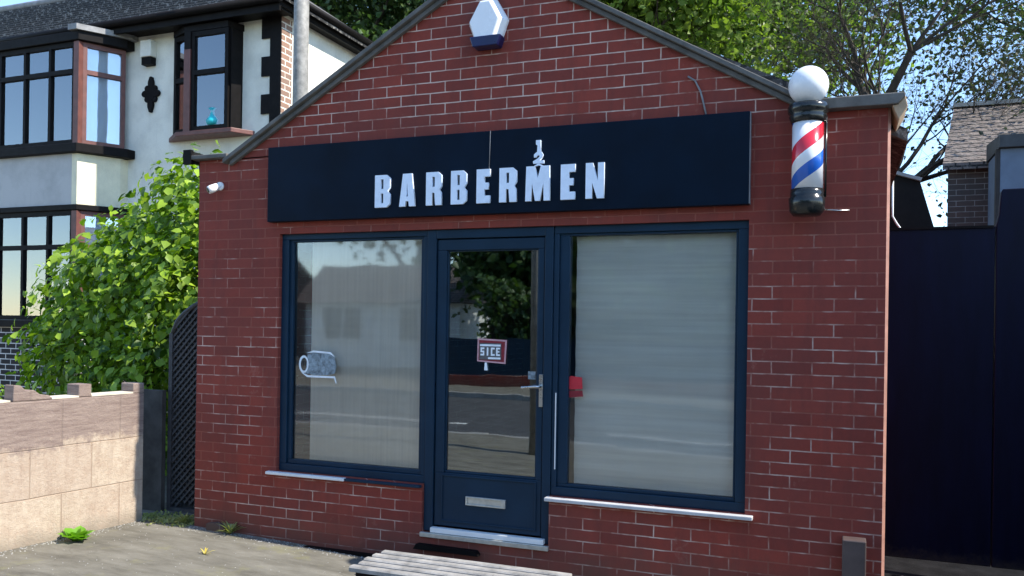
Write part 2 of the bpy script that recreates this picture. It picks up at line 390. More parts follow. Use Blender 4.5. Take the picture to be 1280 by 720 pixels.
# ------------------------------------------------------------ the barber shop
shop = thing('barber_shop', 'small single-storey red brick shop with a gable front, navy framed windows and navy door', 'shop', (-2.07, 3, 0))
X0, X1 = -4.387, .232
AX, AZ = -2.07, 3.805
fl, fr_, ft, fb, db = -3.672, -.488, 2.118, .458, .150
dl, dr = -2.524, -1.652
fwall = MB(); T = .24; BOT = -.4
def wallpoly(poly): fwall.prism(poly, 'y', 0, T)
wallpoly([(X0, BOT), (fl, BOT), (fl, 2.67), (X0, 2.67)])
wallpoly([(fr_, BOT), (X1-.012, BOT), (X1-.012, 2.69), (fr_, 2.69)])
wallpoly([(fl, BOT), (dl, BOT), (dl, fb), (fl, fb)])
wallpoly([(dr, BOT), (fr_, BOT), (fr_, fb), (dr, fb)])
wallpoly([(dl, BOT), (dr, BOT), (dr, db), (dl, db)])
zR = AZ-.572*(fr_-AX); zL = AZ-.572*(AX-fl)
wallpoly([(fl, ft), (fr_, ft), (fr_, 2.69), (-.17, 2.69), (-.17, AZ-.572*(-.17-AX)), (AX, AZ), (-4.07, AZ-.572*(AX+4.07)), (-4.07, 2.67), (fl, 2.67)])
fwall.build('front_wall', M['brick'], shop)
# chamfered right-hand corner, sunlight on its brick put into a paler colour
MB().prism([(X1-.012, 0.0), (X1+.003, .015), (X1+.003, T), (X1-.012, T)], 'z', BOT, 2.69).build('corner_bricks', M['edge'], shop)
MB().box(X0, X0+.22, T, 6.5, BOT, 2.62).box(X1-.22, X1, T, 6.5, BOT, 2.62).box(X0+.22, X1-.22, 6.28, 6.5, BOT, 2.62).prism([(X0, 2.62), (X1, 2.62), (AX, AZ)], 'y', 6.3, 6.5).build('outer_wall', M['brick'], shop)
rt = MB()
for sgn, xe in ((-1, X0-.12), (1, X1+.10)):
    ze = AZ+.02-.5*abs(xe-AX)
    rt.add([(AX, T, AZ+.02), (xe, T, ze), (xe, 6.6, ze), (AX, 6.6, AZ+.02), (AX, T, AZ-.05), (xe, T, ze-.07), (xe, 6.6, ze-.07), (AX, 6.6, AZ-.05)],
           [(0, 1, 2, 3), (4, 5, 6, 7), (0, 1, 5, 4), (1, 2, 6, 5), (2, 3, 7, 6)])
rt.build('roof', M['tile'], shop)
# verge boards: stone-grey capping following the gable, standing proud of the brick
vg = MB()
def slope(xa, xb, th0, th1, y0, y1):
    za = AZ-.572*abs(xa-AX); zb = AZ-.572*abs(xb-AX); vg.prism([(xa, za+th0), (xb, zb+th0), (xb, zb+th1), (xa, za+th1)], 'y', y0, y1)
slope(AX, -4.13, .002, .034, -.062, T+.02); slope(AX, -.16, .002, .034, -.062, T+.02)
slope(AX, -4.09, -.034, .000, -.034, -.003); slope(AX, -.19, -.034, .000, -.034, -.003)
vg.build('verge', M['verge'], shop, bevel=.004)
cp = MB(); cp.box(X0-.05, -4.10, -.055, T+.03, 2.672, 2.702)
cp.build('coping', M['verge'], shop, bevel=.005); cp = MB(); cp.prism([(-.155, 2.692), (.262, 2.692), (.300, 2.735), (.296, 2.752), (-.155, 2.752)], 'y', -.07, T+.06)
cp.build('coping', M['verge'], shop, bevel=.005)
MB().prism([(.236, 2.69), (.262, 2.69), (.300, 2.735), (.312, 2.68), (.270, 2.610)], 'y', -.055, .26).build('gutter_end', M['tan'], shop, bevel=.004)
MB().tube([(X0-.07, -.05, 2.70), (X0-.07, 6.5, 2.66)], .045, 12).box(X0-.10, X0-.03, -.06, -.03, 2.64, 2.745).tube([(X0-.06, .10, 2.68), (X0-.05, .10, 2.55), (X0-.04, .12, 2.40)], .03, 10).build('gutter', M['blackpaint'], shop)
MB().box(X0+.22, X1-.22, T, 6.28, -.05, 0.0).box(X0+.22, X1-.22, 6.2, 6.28, 0, 2.6).box(X0+.22, X1-.22, T+.02, 6.2, 2.55, 2.6).build('interior', M['interior'], shop)

Wm = M['navyframe']
# left window
wl = MB().ring(fl, dl, fb, ft, .058, .030, .052, .040, .030, .10).ring(fl+.058, dl-.030, fb+.052, ft-.040, .030, .025, .030, .016, .046, .10).build('window', Wm, shop, bevel=.004)
MB().box(fl+.088, dl-.055, .066, .072, fb+.082, ft-.056).build('pane', M['glass'], wl)
def cloth_sheet(x0, x1, z0, z1, y, amp, nx, nz, m, name, parent, vertical=True):
    v = []; 
    for j in range(nz+1):
        for i in range(nx+1):
            a = i/nx; b = j/nz
            yy = y + (amp*math.sin(a*nx*.9)+amp*.4*math.sin(a*nx*.37+b) if vertical else amp*math.sin(b*nz*.62+.7*math.sin(a*3))+amp*.5*math.sin(b*nz*.27+a))
            v.append((x0+(x1-x0)*a, yy, z0+(z1-z0)*b))
    f = [(j*(nx+1)+i, j*(nx+1)+i+1, (j+1)*(nx+1)+i+1, (j+1)*(nx+1)+i) for j in range(nz) for i in range(nx)]
    return MB().add(v, f, True).build(name, m, parent, recalc=False)
cloth_sheet(fl+.19, dl-.05, fb+.06, ft-.04, .125, .0015, 60, 2, M['film'], 'blind', wl)
MB().box(fl-.068, -3.10, -.035, .028, fb-.024, fb-.004).build('sill', M['white'], wl, bevel=.004)  # sunlit length of the sill, its highlight put in as white
MB().box(-3.098, dl-.004, -.030, .028, fb-.023, fb-.005).build('sill', Wm, wl, bevel=.004)
# printed sticker inside the left pane: pale oval with a ringed handle and an underline
def sq(x0, x1, z0, z1): return [(x0, z0), (x1, z0), (x1, z1), (x0, z1)]
def ell(cx_, cz, a, b, n=20, t0=0, t1=2*math.pi): return [(cx_+a*math.cos(t0+(t1-t0)*i/n), cz+b*math.sin(t0+(t1-t0)*i/n)) for i in range(n if t1-t0 > 6.2 else n+1)]
stk = [[(-3.49, 1.145), (-3.475, 1.235), (-3.47, 1.275), (-3.42, 1.295), (-3.29, 1.288), (-3.25, 1.262), (-3.232, 1.20), (-3.245, 1.15), (-3.30, 1.138), (-3.42, 1.135)]]
outline_mesh('sticker', stk, .001, M['sticker'], wl, (0, 0), .0655)
st2 = [ell(-3.500, 1.208, .040, .062), ell(-3.498, 1.208, .027, .046)[::-1]]
outline_mesh('sticker_outline', st2, .001, M['stickerwhite'], wl, (0, 0), .0640)
outline_mesh('sticker_outline', [[(-3.52, 1.150), (-3.47, 1.118), (-3.25, 1.118), (-3.236, 1.084), (-3.228, 1.084), (-3.244, 1.132), (-3.46, 1.132)], [(-3.48, 1.286), (-3.42, 1.306), (-3.28, 1.298), (-3.24, 1.262), (-3.29, 1.286), (-3.42, 1.293)]], .001, M['stickerwhite'], wl, (0, 0), .0640)

# right window
wr = MB().ring(dr, fr_, fb, ft, .034, .060, .055, .048, .030, .10).ring(dr+.034, fr_-.060, fb+.055, ft-.048, .064, .014, .020, .014, .044, .10)
wr = wr.build('window', Wm, shop, bevel=.004)
MB().box(dr+.098, fr_-.074, .066, .072, fb+.075, ft-.062).build('pane', M['glass'], wr)
cloth_sheet(dr+.115, fr_-.05, fb+.06, ft-.06, .135, .0035, 3, 110, M['blind'], 'blind', wr, False)
MB().box(dr-.018, fr_+.045, -.045, .028, fb-.026, fb-.004).build('sill', mat('dull_white_sill', (.50, .50, .50), .5, .15, 10), wr, bevel=.004)
outline_mesh('sticker', [[(-1.553, 1.112), (-1.468, 1.118), (-1.472, 1.188), (-1.545, 1.196), (-1.553, 1.190)]], .001, M['red'], wr, (0, 0), .0655)
outline_mesh('sticker', [[(-1.553, 1.062), (-1.463, 1.072), (-1.468, 1.108), (-1.553, 1.104)]], .001, M['darkred'], wr, (0, 0), .0655)
MB().box(-1.6295, -1.6235, .024, .0295, .62, 1.09).build('highlight_strip', M['white'], wr)  # sun highlight on the frame put in as a white strip
# door frame and door
MB().box(dl+.002, dl+.066, .022, .10, db+.004, ft-.002).box(dr-.058, dr-.002, .022, .10, db+.004, ft-.002).box(dl+.066, dr-.058, .022, .10, ft-.060, ft-.002).build('door_frame', Wm, shop, bevel=.004)
DL, DR, DB, DT = dl+.072, dr-.064, db+.045, ft-.066
door = MB().ring(DL, DR, DB, DT, .066, .040, .345, .070, .034, .088)
door.ring(DL+.066, DR-.040, DB+.345, DT-.070, .008, .008, .014, .008, .044, .088)
door = door.build('door', Wm, shop, bevel=.004)
MB().ring(DL+.05, DR-.03, DB+.03, DB+.335, .012, .012, .012, .012, .026, .033).build('door_panel_moulding', Wm, door, bevel=.003)
MB().box(DL+.074, DR-.048, .060, .066, DB+.359, DT-.078).build('pane', M['doorglass'], door)
MB().ring(-2.222, -1.948, .346, .402, .010, .030, .010, .010, .016, .033).box(-2.212, -1.978, .024, .033, .356, .392).build('letter_slot', M['silver'], door, bevel=.002)
MB().box(dl+.066, dr-.03, -.012, .03, db+.004, db+.036).build('threshold', M['white'], door, bevel=.003)
hd = MB().box(-1.733, -1.709, .014, .033, 1.00, 1.20)
hd.tube([(-1.721, .016, 1.125), (-1.721, -.030, 1.127), (-1.728, -.040, 1.127), (-1.83, -.040, 1.119)], [.011, .010, .010, .008], 10)
hd.lathe((-1.721, .0, 0), [(0.001, 1.02)], 3) if False else None
hd.build('handle', M['chrome'], door, bevel=.002)
MB().box(-1.822, -1.772, .058, .0595, 1.165, 1.215).build('sticker', M['sticker'], door)
MB().box(dl-.004, dr+.004, -.022, -.002, db-.028, db+.002).build('door_sill', M['silver'], shop, bevel=.003)

# hanging notice behind the door glass
hs = thing('hanging_notice', 'small red-edged notice lettered SICE hanging on the shop door glass', 'notice', (-2.067, .055, 1.35))
MB().prism([(-2.167, 1.270), (-1.977, 1.262), (-1.967, 1.404), (-2.165, 1.412)], 'y', .052, .056).build('board', M['darkred'], hs)
outline_mesh('white_border', [[(-2.169, 1.268), (-1.973, 1.256), (-1.965, 1.408), (-2.167, 1.416)], [(-2.161, 1.276), (-2.157, 1.405), (-1.977, 1.398), (-1.983, 1.266)]], .002, mat('pink_edge', (.55, .30, .32), .6, .2, 30, bump=0), hs, (0, 0), .052)
MB().box(-2.153, -2.003, .0490, .0515, 1.280, 1.386).build('face', mat('notice_grey', (.10, .10, .10), .6, .3, 60, bump=0), hs)
SG = {'S': [[(0, 0), (1, 0), (1, .6), (.35, .6), (.35, .78), (1, .78), (1, 1), (0, 1), (0, .4), (.65, .4), (.65, .22), (0, .22)]],
      'I': [[(.3, 0), (.7, 0), (.7, 1), (.3, 1)]], 'C': [[(0, 0), (1, 0), (1, .22), (.38, .22), (.38, .78), (1, .78), (1, 1), (0, 1)]],
      'E': [[(0, 0), (1, 0), (1, .2), (.4, .2), (.4, .4), (.85, .4), (.85, .6), (.4, .6), (.4, .8), (1, .8), (1, 1), (0, 1)]]}
for i, ch in enumerate('SICE'):
    x = -2.145+i*.036
    outline_mesh('letter', [[(p[0]*.026, p[1]*.052) for p in q] for q in SG[ch]], .002, M['stickerwhite'], hs, (x, 1.306), .0490)
MB().box(-2.149, -2.007, .0465, .0485, 1.366, 1.378).box(-2.092, -2.007, .0465, .0485, 1.284, 1.296).build('border_line', M['stickerwhite'], hs)
MB().prism([(-2.119, 1.212), (-2.095, 1.212), (-2.103, 1.262), (-2.115, 1.262)], 'y', .050, .054).build('tag', M['stickerwhite'], hs)
MB().tube([(-2.157, .054, 1.41), (-2.067, .054, 1.50), (-1.977, .054, 1.405)], .0012, 5).build('cord', M['blackpaint'], hs)

# ------------------------------------------------------------ fascia sign
sg = thing('shop_sign', 'long navy fascia board with white letters BARBERMEN above the shop windows', 'sign', (-2.11, -.05, 2.195))
MB().box(-3.735, -.486, -.060, -.002, 2.197, 2.715).build('panel', M['navy'], sg, bevel=.003)
MB().box(-.4855, -.4815, -.058, -.004, 2.20, 2.712).build('lit_edge', M['leadgrey'], sg)  # sunlit end of the board put in as a grey strip
L = {
 'B': [[(0, 0), (.78, 0), (1, .10), (1, .40), (.84, .50), (1, .60), (1, .90), (.78, 1), (0, 1)], [(.40, .13), (.40, .43), (.56, .43), (.56, .13)], [(.40, .57), (.40, .87), (.56, .87), (.56, .57)]],
 'A': [[(0, 0), (.22, 1), (.78, 1), (1, 0), (.62, 0), (.585, .16), (.415, .16), (.38, 0)], [(.45, .30), (.50, .72), (.55, .30)]],
 'R': [[(0, 0), (.40, 0), (.40, .38), (.54, .38), (.60, 0), (1, 0), (.97, .38), (.86, .47), (1, .58), (1, .90), (.78, 1), (0, 1)], [(.40, .56), (.40, .86), (.56, .86), (.56, .56)]],
 'E': [[(0, 0), (1, 0), (1, .22), (.58, .22), (.58, .40), (.88, .40), (.88, .60), (.58, .60), (.58, .78), (1, .78), (1, 1), (0, 1)]],
 'M': [[(0, 0), (.25, 0), (.27, .50), (.40, 0), (.60, 0), (.73, .50), (.75, 0), (1, 0), (.97, 1), (.62, 1), (.5, .66), (.38, 1), (.03, 1)]],
 'N': [[(0, 0), (.36, 0), (.36, .44), (.62, 0), (1, 0), (1, 1), (.66, 1), (.66, .50), (.38, 1), (0, 1)]]}
px = [('B', 469.2, 488), ('A', 499.6, 519.5), ('R', 533, 552.4), ('B', 564, 583.6), ('E', 596, 612.8), ('R', 624.4, 646), ('M', 657, 687.8), ('E', 701, 719), ('N', 732.2, 755.3)]
def px2x(u, v=235.0, Y=-.07):
    a = (u-640)/F; b = (407-v)/F; xx = a*math.cos(ROLL)-b*math.sin(ROLL)
    dd = xx*r + fw; tt = (Y-CAM.y)/dd.y; return CAM.x+dd.x*tt
for ch, a, b in px:
    xa, xb = px2x(a), px2x(b); z0 = 2.262; hh = .212
    sh = [[((q[0])*(xb-xa), q[1]*hh) for q in poly] for poly in L[ch]]
    if ch == 'A': sh = sh[:1]+sh[1:]
    outline_mesh('letter', sh, .016, M['letter'], sg, (xa, z0), -.060)
ex = px2x(673.5, 190); em = [
 [(-.018, .150), (-.018, .124), (-.008, .118), (-.010, .078), (.014, .078), (.012, .150)],
 [(-.030, .046), (-.030, .064), (-.012, .078), (.020, .078), (.030, .060), (.022, .040), (.008, .026), (.034, .026), (.036, .008), (-.034, .008), (-.036, .022), (-.010, .036), (.006, .048), (.004, .058), (-.010, .056), (-.014, .046)],
 [(-.028, -.006), (-.004, .007), (.006, .007), (.030, -.006), (.012, -.008), (.0, -.003), (-.012, -.008)]]
for q in em: outline_mesh('emblem', [q], .014, M['letter'], sg, (ex, 2.482), -.060)
MB().tube([(-2.052, -.062, 2.714), (-2.054, -.063, 2.60), (-2.056, -.063, 2.47)], .0022, 5).build('faint_cable', M['leadgrey'], sg)  # faint cable hanging down the board

# ------------------------------------------------------------ fittings on the facade
bp = thing('barber_pole', 'red white and blue striped barber pole with white globe top and black ends', 'barber pole', (-.178, -.13, 2.22))
C0 = (-.178, -.13, 0)
MB().lathe(C0, [(.080, 2.248), (.080, 2.618)], 48).build('striped_cylinder', M['stripes'], bp)
MB().lathe(C0, [(.030, 2.108), (.070, 2.112), (.088, 2.135), (.092, 2.175), (.094, 2.205), (.086, 2.210), (.086, 2.228), (.084, 2.252)], 40).build('base_cap', M['blackgloss'], bp)
MB().lathe(C0, [(.083, 2.605), (.088, 2.612), (.098, 2.640), (.092, 2.650), (.104, 2.664), (.106, 2.688), (.098, 2.706), (.060, 2.712)], 40).build('top_cap', M['blackgloss'], bp)
gz = 2.808; gp = [(.045, gz-.105)] + [(.103*math.cos(a), gz+.103*math.sin(a)) for a in [math.radians(x) for x in range(-64, 90, 7)]]
MB().lathe(C0, gp, 40).build('globe', M['globe'], bp)
MB().box(-.200, -.156, -.075, -.002, 2.14, 2.20).box(-.200, -.156, -.06, -.002, 2.63, 2.68).tube([(-.086, -.12, 2.21), (-.086, -.12, 2.64)], .006, 8).build('bracket', M['blackgloss'], bp)
MB().tube([(-.09, -.05, 2.152), (-.02, -.012, 2.150), (.035, -.008, 2.150)], .0035, 6).build('stay_wire', M['chrome'], bp)

al = thing('alarm_box', 'white hexagonal burglar alarm box with navy lower edge high on the gable', 'alarm box', (-2.09, 0, 3.4))
hx = [(-2.165, 3.250), (-2.015, 3.250), (-1.958, 3.410), (-2.040, 3.552), (-2.130, 3.552), (-2.222, 3.400)]
cxz = (-2.09, 3.405)
def hexshell(lo, name, m):
    f_ = [(cxz[0]+(p[0]-cxz[0])*.74, cxz[1]+(p[1]-cxz[1])*.80) for p in hx]
    v = [(p[0], -.002, p[1]) for p in hx]+[(p[0], -.03, p[1]) for p in hx]+[(p[0]-.01, -.085, p[1]) for p in f_]
    fs = [tuple(range(12, 18))]
    for i in range(6):
        j = (i+1) % 6; fs += [(i, j, 6+j, 6+i), (6+i, 6+j, 12+j, 12+i)]
    fs.append(tuple(range(6))[::-1])
    o = MB().add(v, fs); return o
hexshell(0, 'cover', None).build('cover', M['globe'], al, bevel=.006)
MB().prism([(-2.172, 3.240), (-2.008, 3.240), (-1.985, 3.305), (-2.195, 3.305)], 'y', -.092, -.003).build('lower_lens', mat('navy_lens', (.006, .012, .07), .3, .2, 5, bump=0), al, bevel=.006)

sc_ = thing('security_camera', 'small white bullet camera on the brick near the left corner of the shop', 'security camera', (-4.206, 0, 2.45))
MB().lathe((-4.195, 0, 0), [(.001, 0)], 3) if False else None
MB().tube([(-4.190, -.001, 2.475), (-4.190, -.018, 2.475)], .030, 16).tube([(-4.19, -.018, 2.475), (-4.196, -.05, 2.462)], .012, 8).build('base', M['white'], sc_)
MB().tube([(-4.180, -.045, 2.468), (-4.212, -.075, 2.445), (-4.225, -.090, 2.436)], [.026, .030, .027], 16).build('body', M['white'], sc_)
MB().tube([(-4.2251, -.0901, 2.4359), (-4.229, -.095, 2.433)], .018, 14).build('lens', M['blackgloss'], sc_)

tag(MB().tube([(-.842, -.006, 2.955), (-.80, -.010, 2.925), (-.768, -.010, 2.86), (-.750, -.010, 2.79), (-.735, -.010, 2.725)], .0055, 7).build('cable', M['leadgrey']), 'thin grey cable curving down the bricks to the right end of the sign', 'cable')
bx = tag(MB().box(.024, .142, -.10, -.002, -.35, .392).build('meter_post', mat('brown_metal', (.085, .06, .055), .5, .25, 10), bevel=.006), 'short brown boxed post against the brick at the right corner', 'post')

# doorstep
stp = thing('door_step', 'low grey ribbed timber step in front of the shop door', 'step', (-2.0, -.45, -.08))
woodm = mat('grey_timber', (.27, .26, .245), .85, .4, 9, bump=.5)
for i in range(5):
    y = -.66+i*.088
    MB().prism([(y, .050), (y+.058, .050), (y+.058, .072), (y+.050, .080), (y+.008, .080), (y, .072)], 'x', -2.655+.01*math.sin(i*2), -1.425+.012*math.sin(i*3+1)).build('board', woodm, stp)
MB().box(-2.62, -2.52, -.64, -.25, -.30, .043).box(-1.56, -1.46, -.64, -.25, -.30, .043).box(-2.09, -1.99, -.64, -.25, -.30, .043).box(-2.60, -1.47, -.63, -.27, .035, .046).build('bearer_gap_shade', M['blackpaint'], stp)  # supports, plus a black plate that puts shade into the board gaps
tag(MB().box(-3.40, -2.72, -.045, -.003, GL(-3.1)-.05, GL(-3.1)+.012).build('wall_foot_strip', M['blackpaint']), 'black strip along the foot of the brick wall left of the step', 'drain')  # plain black strip at the wall foot
tag(MB().prism([(-2.56, .045), (-2.10, .045), (-2.12, .075), (-2.54, .078)], 'y', -.05, -.004).build('rubber_strip', M['blackpaint']), 'black rubber strip on the brick just behind the grey step', 'strip')

# ------------------------------------------------------------ left boundary wall
e = Vector((-4.858, -.022)); n_ = Vector((-5.155, -2.3)); dW = (n_-e).normalized(); outn = Vector((dW.y, -dW.x))
if outn.x < 0: outn = -outn
gw = thing('garden_wall', 'pale block garden wall with castellated top, sunlit, left of the shop', 'wall', (-4.95, -1, 0))
def along(a, b, z0, z1, t=.14, jag=None, name='x'):
    p0 = e+dW*a; p1 = e+dW*b; q = [p0, p1, p1-outn*t, p0-outn*t]
    return [(k.x, k.y) for k in q], z0, z1
wb = MB()
q, z0, z1 = along(0, 1.62, -.3, .955); wb.prism(q, 'z', z0, z1)
for a, b, h in ((0, .095, 1.03), (.43, .525, 1.045), (1.30, 1.52, 1.04)):
    q, z0, z1 = along(a, b, .9565, h, .138); wb.prism(q, 'z', z0, z1)
wb.build('wall_body', M['block'], gw, bevel=.006)
# ragged raised stone
p0 = e+dW*.72; p1 = e+dW*.97; rk = MB()
pr = [(.70, .957), (.98, .957), (.975, 1.065), (.93, 1.060), (.90, 1.03), (.84, 1.025), (.80, .995), (.74, .985)]
v = [];
for tt in (0.004, .11):
    for a, z in pr: p = e+dW*a-outn*tt; v.append((p.x, p.y, z))
n8 = len(pr); rk.add(v, [tuple(range(n8)), tuple(range(n8, 2*n8))[::-1]]+[(i, (i+1) % n8, n8+(i+1) % n8, n8+i) for i in range(n8)])
rk.build('broken_stone', M['block'], gw, bevel=.006)
cpw = MB()
for a, b in ((.095, .43), (.525, .72), (1.0, 1.30)):
    q, z0, z1 = along(a, b, .956, .968, .136); cpw.prism(q, 'z', z0, z1)
cpw.build('mortar_bed', mat('pale_mortar', (.6, .53, .42), .9, .15, 12), gw)

# gap between the wall and the shop: dark boarded panel and trellis gate
pn = tag(MB().box(-5.20, -4.945, .25, .29, -.1, .950).build('fence_panel', mat('dark_fence', (.055, .050, .046), .9, .4, 8, bump=.5)), 'low dark panel closing the gap between garden wall and lattice gate', 'fence panel')
tg = thing('lattice_gate', 'tall dark arched lattice gate beside the shop left corner', 'gate', (-4.65, .3, 0))
gx0, gx1, gy = -4.935, -4.395, .30
arch = lambda x: 1.40+.30*math.sin(min(1, (x-gx0)/(gx1-gx0))*math.pi/2)**.55
fr = MB(); fr.box(gx0, gx0+.035, gy, gy+.04, -.05, 1.40)
pts = [(gx0+.0175+(gx1-gx0-.02)*i/12, gy+.02, arch(gx0+(gx1-gx0)*i/12)-.01) for i in range(13)]
fr.tube(pts, .020, 6); fr.box(gx0+.035, gx1, gy, gy+.04, -.02, .03)
lat = M['blackpaint']; dgm = mat('dark_lattice', (.05, .048, .05), .7, .4, 20, bump=.3)
fr.build('gate_frame', dgm, tg)
la = MB()
for k in range(-60, 60):
    for sg_, yy in ((1, gy+.008), (-1, gy+.02)):
        b0 = k*.055
        xs = np.linspace(gx0+.03, gx1, 12); seg = []
        for x in xs:
            z = b0+sg_*(x-gx0)*1.0+.5
            if .02 < z < arch(x)-.015: seg.append((x, z))
        if len(seg) >= 2:
            (xa, za), (xb, zb) = seg[0], seg[-1]
            la.add([(xa, yy, za), (xb, yy, zb), (xb, yy, zb+.022), (xa, yy, za+.022), (xa, yy+.01, za), (xb, yy+.01, zb), (xb, yy+.01, zb+.022), (xa, yy+.01, za+.022)],
                   [(0, 1, 2, 3), (7, 6, 5, 4), (0, 4, 5, 1), (2, 6, 7, 3)])
la.build('lattice', dgm, tg)
MB().prism([(gx0+.03, .0), (gx1, .0)]+[(gx0+.03+(gx1-gx0-.03)*(1-i/10), arch(gx0+(gx1-gx0)*(1-i/10))-.02) for i in range(11)], 'y', gy+.036, gy+.045).build('backing_board', mat('dark_board', (.022, .022, .022), .9, .3, 8), tg)

# grit and crumbs of mortar on the forecourt, thicker along the wall feet
mbg = MB(); rg_ = random.Random(5)
for i in range(900):
    if i < 350: x = rg_.uniform(-4.4, -2.6); y = -abs(rg_.gauss(0, .06))-.01
    elif i < 600: a_ = rg_.uniform(0, 1.5); pp = e+dW*a_+outn*(abs(rg_.gauss(0, .05))+.01); x, y = pp.x, pp.y
    else: x = rg_.uniform(-5.0, -2.4); y = rg_.uniform(-1.6, 0)
    s0 = rg_.uniform(.0015, .006) if i < 600 else rg_.uniform(.0012, .004); z = GL(x)
    mbg.add([(x-s0, y-s0*.7, z), (x+s0, y-s0, z), (x+s0*.8, y+s0, z), (x-s0, y+s0*.8, z), (x, y, z+s0*1.1)], [(0, 1, 4), (1, 2, 4), (2, 3, 4), (3, 0, 4)])
tag(mbg.build('grit', M['kerb'], recalc=False), 'loose grit and mortar crumbs scattered on the forecourt', 'grit', kind='stuff')

# ------------------------------------------------------------ right-hand gate and yard
ng = thing('steel_gate', 'tall plain dark navy gate filling the right side beside the shop', 'gate', (.8, 1.45, 0))
MB().box(.236, .945, 1.45, 1.50, -.05, 2.205).build('gate_panel', M['navygate'], ng, bevel=.004)
MB().box(.236, .935, 1.435, 1.449, 2.195, 2.211).build('top_rail', M['blackpaint'], ng)
ng2 = tag(MB().prism([(.975, -.05), (2.7, -.05), (2.7, 2.45), (.985, 2.45), (.975, 2.43), (.965, 2.28), (.950, 2.21), (.950, -.05)], 'y', 1.44, 1.51).build('steel_fence_panel', M['navygate'], bevel=.006), 'taller navy fence panel at the far right, joined to the plain gate', 'fence panel')
struct(sheet('shaded_drive', [.26, .6, 2.6], [-5.0, 9], lambda x, y: GL(x)+.004, mat('shade_tarmac', (.010, .010, .011), .95, .5, 7, bump=.6, spec=.1)))  # added tarmac sheet, the shade by the gate put into its near-black colour
tag(MB().box(2.45, 2.67, -2.5, 1.43, -.3, 2.1).build('shade_wall', M['oldbrick']), 'unseen brick wall added right of the drive to shade the ground by the gate', 'wall')  # unseen wall added to block the sun from the ground by the gate
# rubble at the foot of the gate
rb_i = 0
for i in range(16):
    x = random.uniform(.40, 1.0); y = 1.40-random.uniform(0, .12); s0 = random.uniform(.008, .022)
    v = [(x+s0*random.uniform(.7, 1.3)*math.cos(a)*math.cos(b), y+s0*math.sin(a)*math.cos(b), GL(x)+.004+s0*.7*(math.sin(b)+.6)*random.uniform(.8, 1.2)) for b in (-.6, .5) for a in (0, 1.3, 2.5, 3.8, 5)]
    MB2 = MB().add(v, [(0, 1, 2, 3, 4), (9, 8, 7, 6, 5)]+[(j, (j+1) % 5, 5+(j+1) % 5, 5+j) for j in range(5)])
    tag(MB2.build('stone_chip', M['kerb']), 'pale stone chip on the ground at the foot of the navy gate', 'stone', 'stone chips under the navy gate')

# dark shed and things behind the gate
sh = thing('dark_shed', 'black sheeted lean-to just behind the navy gate, beside the brick corner', 'shed', (.5, 3, 0))
MB().prism([(.236, 0), (.80, 0), (.745, 2.30), (.61, 2.775), (.236, 2.90)], 'y', 3.0, 3.8).build('shed_body', M['blackpaint'], sh)
MB().prism([(.230, 2.905), (.236, 2.93), (.625, 2.800), (.612, 2.775)], 'y', 2.96, 3.85).build('shed_roof_edge', M['leadgrey'], sh)
tag(MB().tube([(.396, 2.95, 2.86), (.398, 2.95, 2.48), (.43, 2.95, 2.42), (.535, 2.95, 2.26), (.54, 2.95, 2.1)], .0085, 8).build('white_pipe', M['white']), 'thin white pipe bending down the black shed behind the gate', 'pipe')

# neighbouring outbuilding right
ob = thing('brick_outbuilding', 'brick outbuilding with weathered brown roof behind the navy gate', 'building', (3.5, 9, 0))
MB().prism([(1.34, 8), (7, 8), (7, 12), (1.80, 12)], 'z', -.2, 3.80).build('wall', M['oldbrick'], ob)
MB().add([(1.26, 7.85, 3.79), (7.3, 7.85, 3.79), (7.3, 10.0, 5.05), (1.62, 10.0, 5.05), (1.26, 7.85, 3.70), (7.3, 7.85, 3.70), (7.3, 10.0, 4.95), (1.62, 10, 4.95), (1.95, 12.1, 3.7), (7.3, 12.1, 3.7)],
         [(0, 1, 2, 3), (4, 5, 6, 7), (0, 1, 5, 4), (0, 3, 7, 4), (1, 2, 6, 5), (3, 2, 9, 8)]).build('roof', M['tilebrown'], ob)
MB().box(1.61, 7.31, 9.92, 10.08, 5.04, 5.10).build('ridge', M['kerb'], ob)
lt = thing('lean_to', 'small lean-to with blue-grey boarding and dark roof against the outbuilding', 'lean-to', (2.8, 7.3, 0))
MB().box(1.80, 6, 6.9, 7.8, -.2, 3.76).build('wall', mat('blue_grey_boards', (.10, .14, .20), .7, .15, 4), lt)
MB().box(1.755, 1.798, 6.9, 7.0, -.2, 3.76).build('corner_post', mat('dark_wood', (.02, .018, .018), .8, .3, 8), lt)
MB().prism([(6.82, 3.77), (7.85, 3.77), (7.85, 4.00), (6.82, 3.92)], 'x', 1.78, 6.1).build('roof', mat('slate_grey', (.035, .04, .045), .7, .3, 8), lt)

# ------------------------------------------------------------ the white house
hs_ = thing('rendered_house', 'cream rendered two-storey house with dark tiled roof and bay windows behind the shop', 'house', (-11, 6.5, 0))
HX = -7.735
wm = MB().box(-16.5, HX, 5.4, 8.35, -.2, 6.10)
wm.build('wall', M['render'], hs_)
# brick quoin; shade on its front put in as a black face
qz = MB(); qz.box(-7.925, HX+.004, 5.385, 5.635, 3.2, 6.02)
for z in (5.72, 5.16, 4.60, 4.04, 3.48): qz.box(-8.075, -7.924, 5.388, 5.42, z, z+.27)
qz.build('brick_quoin', brick_mat('quoin_brick', (.38, .20, .13), (.22, .12, .08), (.75, .68, .58), (.45, .35, .28), bh=.09, msize=.012, bump=1), hs_)
qd = MB(); qd.box(-7.930, HX-.004, 5.372, 5.384, 3.2, 6.02)
for z in (5.71, 5.15, 4.59, 4.03): qd.box(-8.085, -7.931, 5.374, 5.387, z, z+.29)
qd.build('quoin_front_shade', M['blackpaint'], hs_)
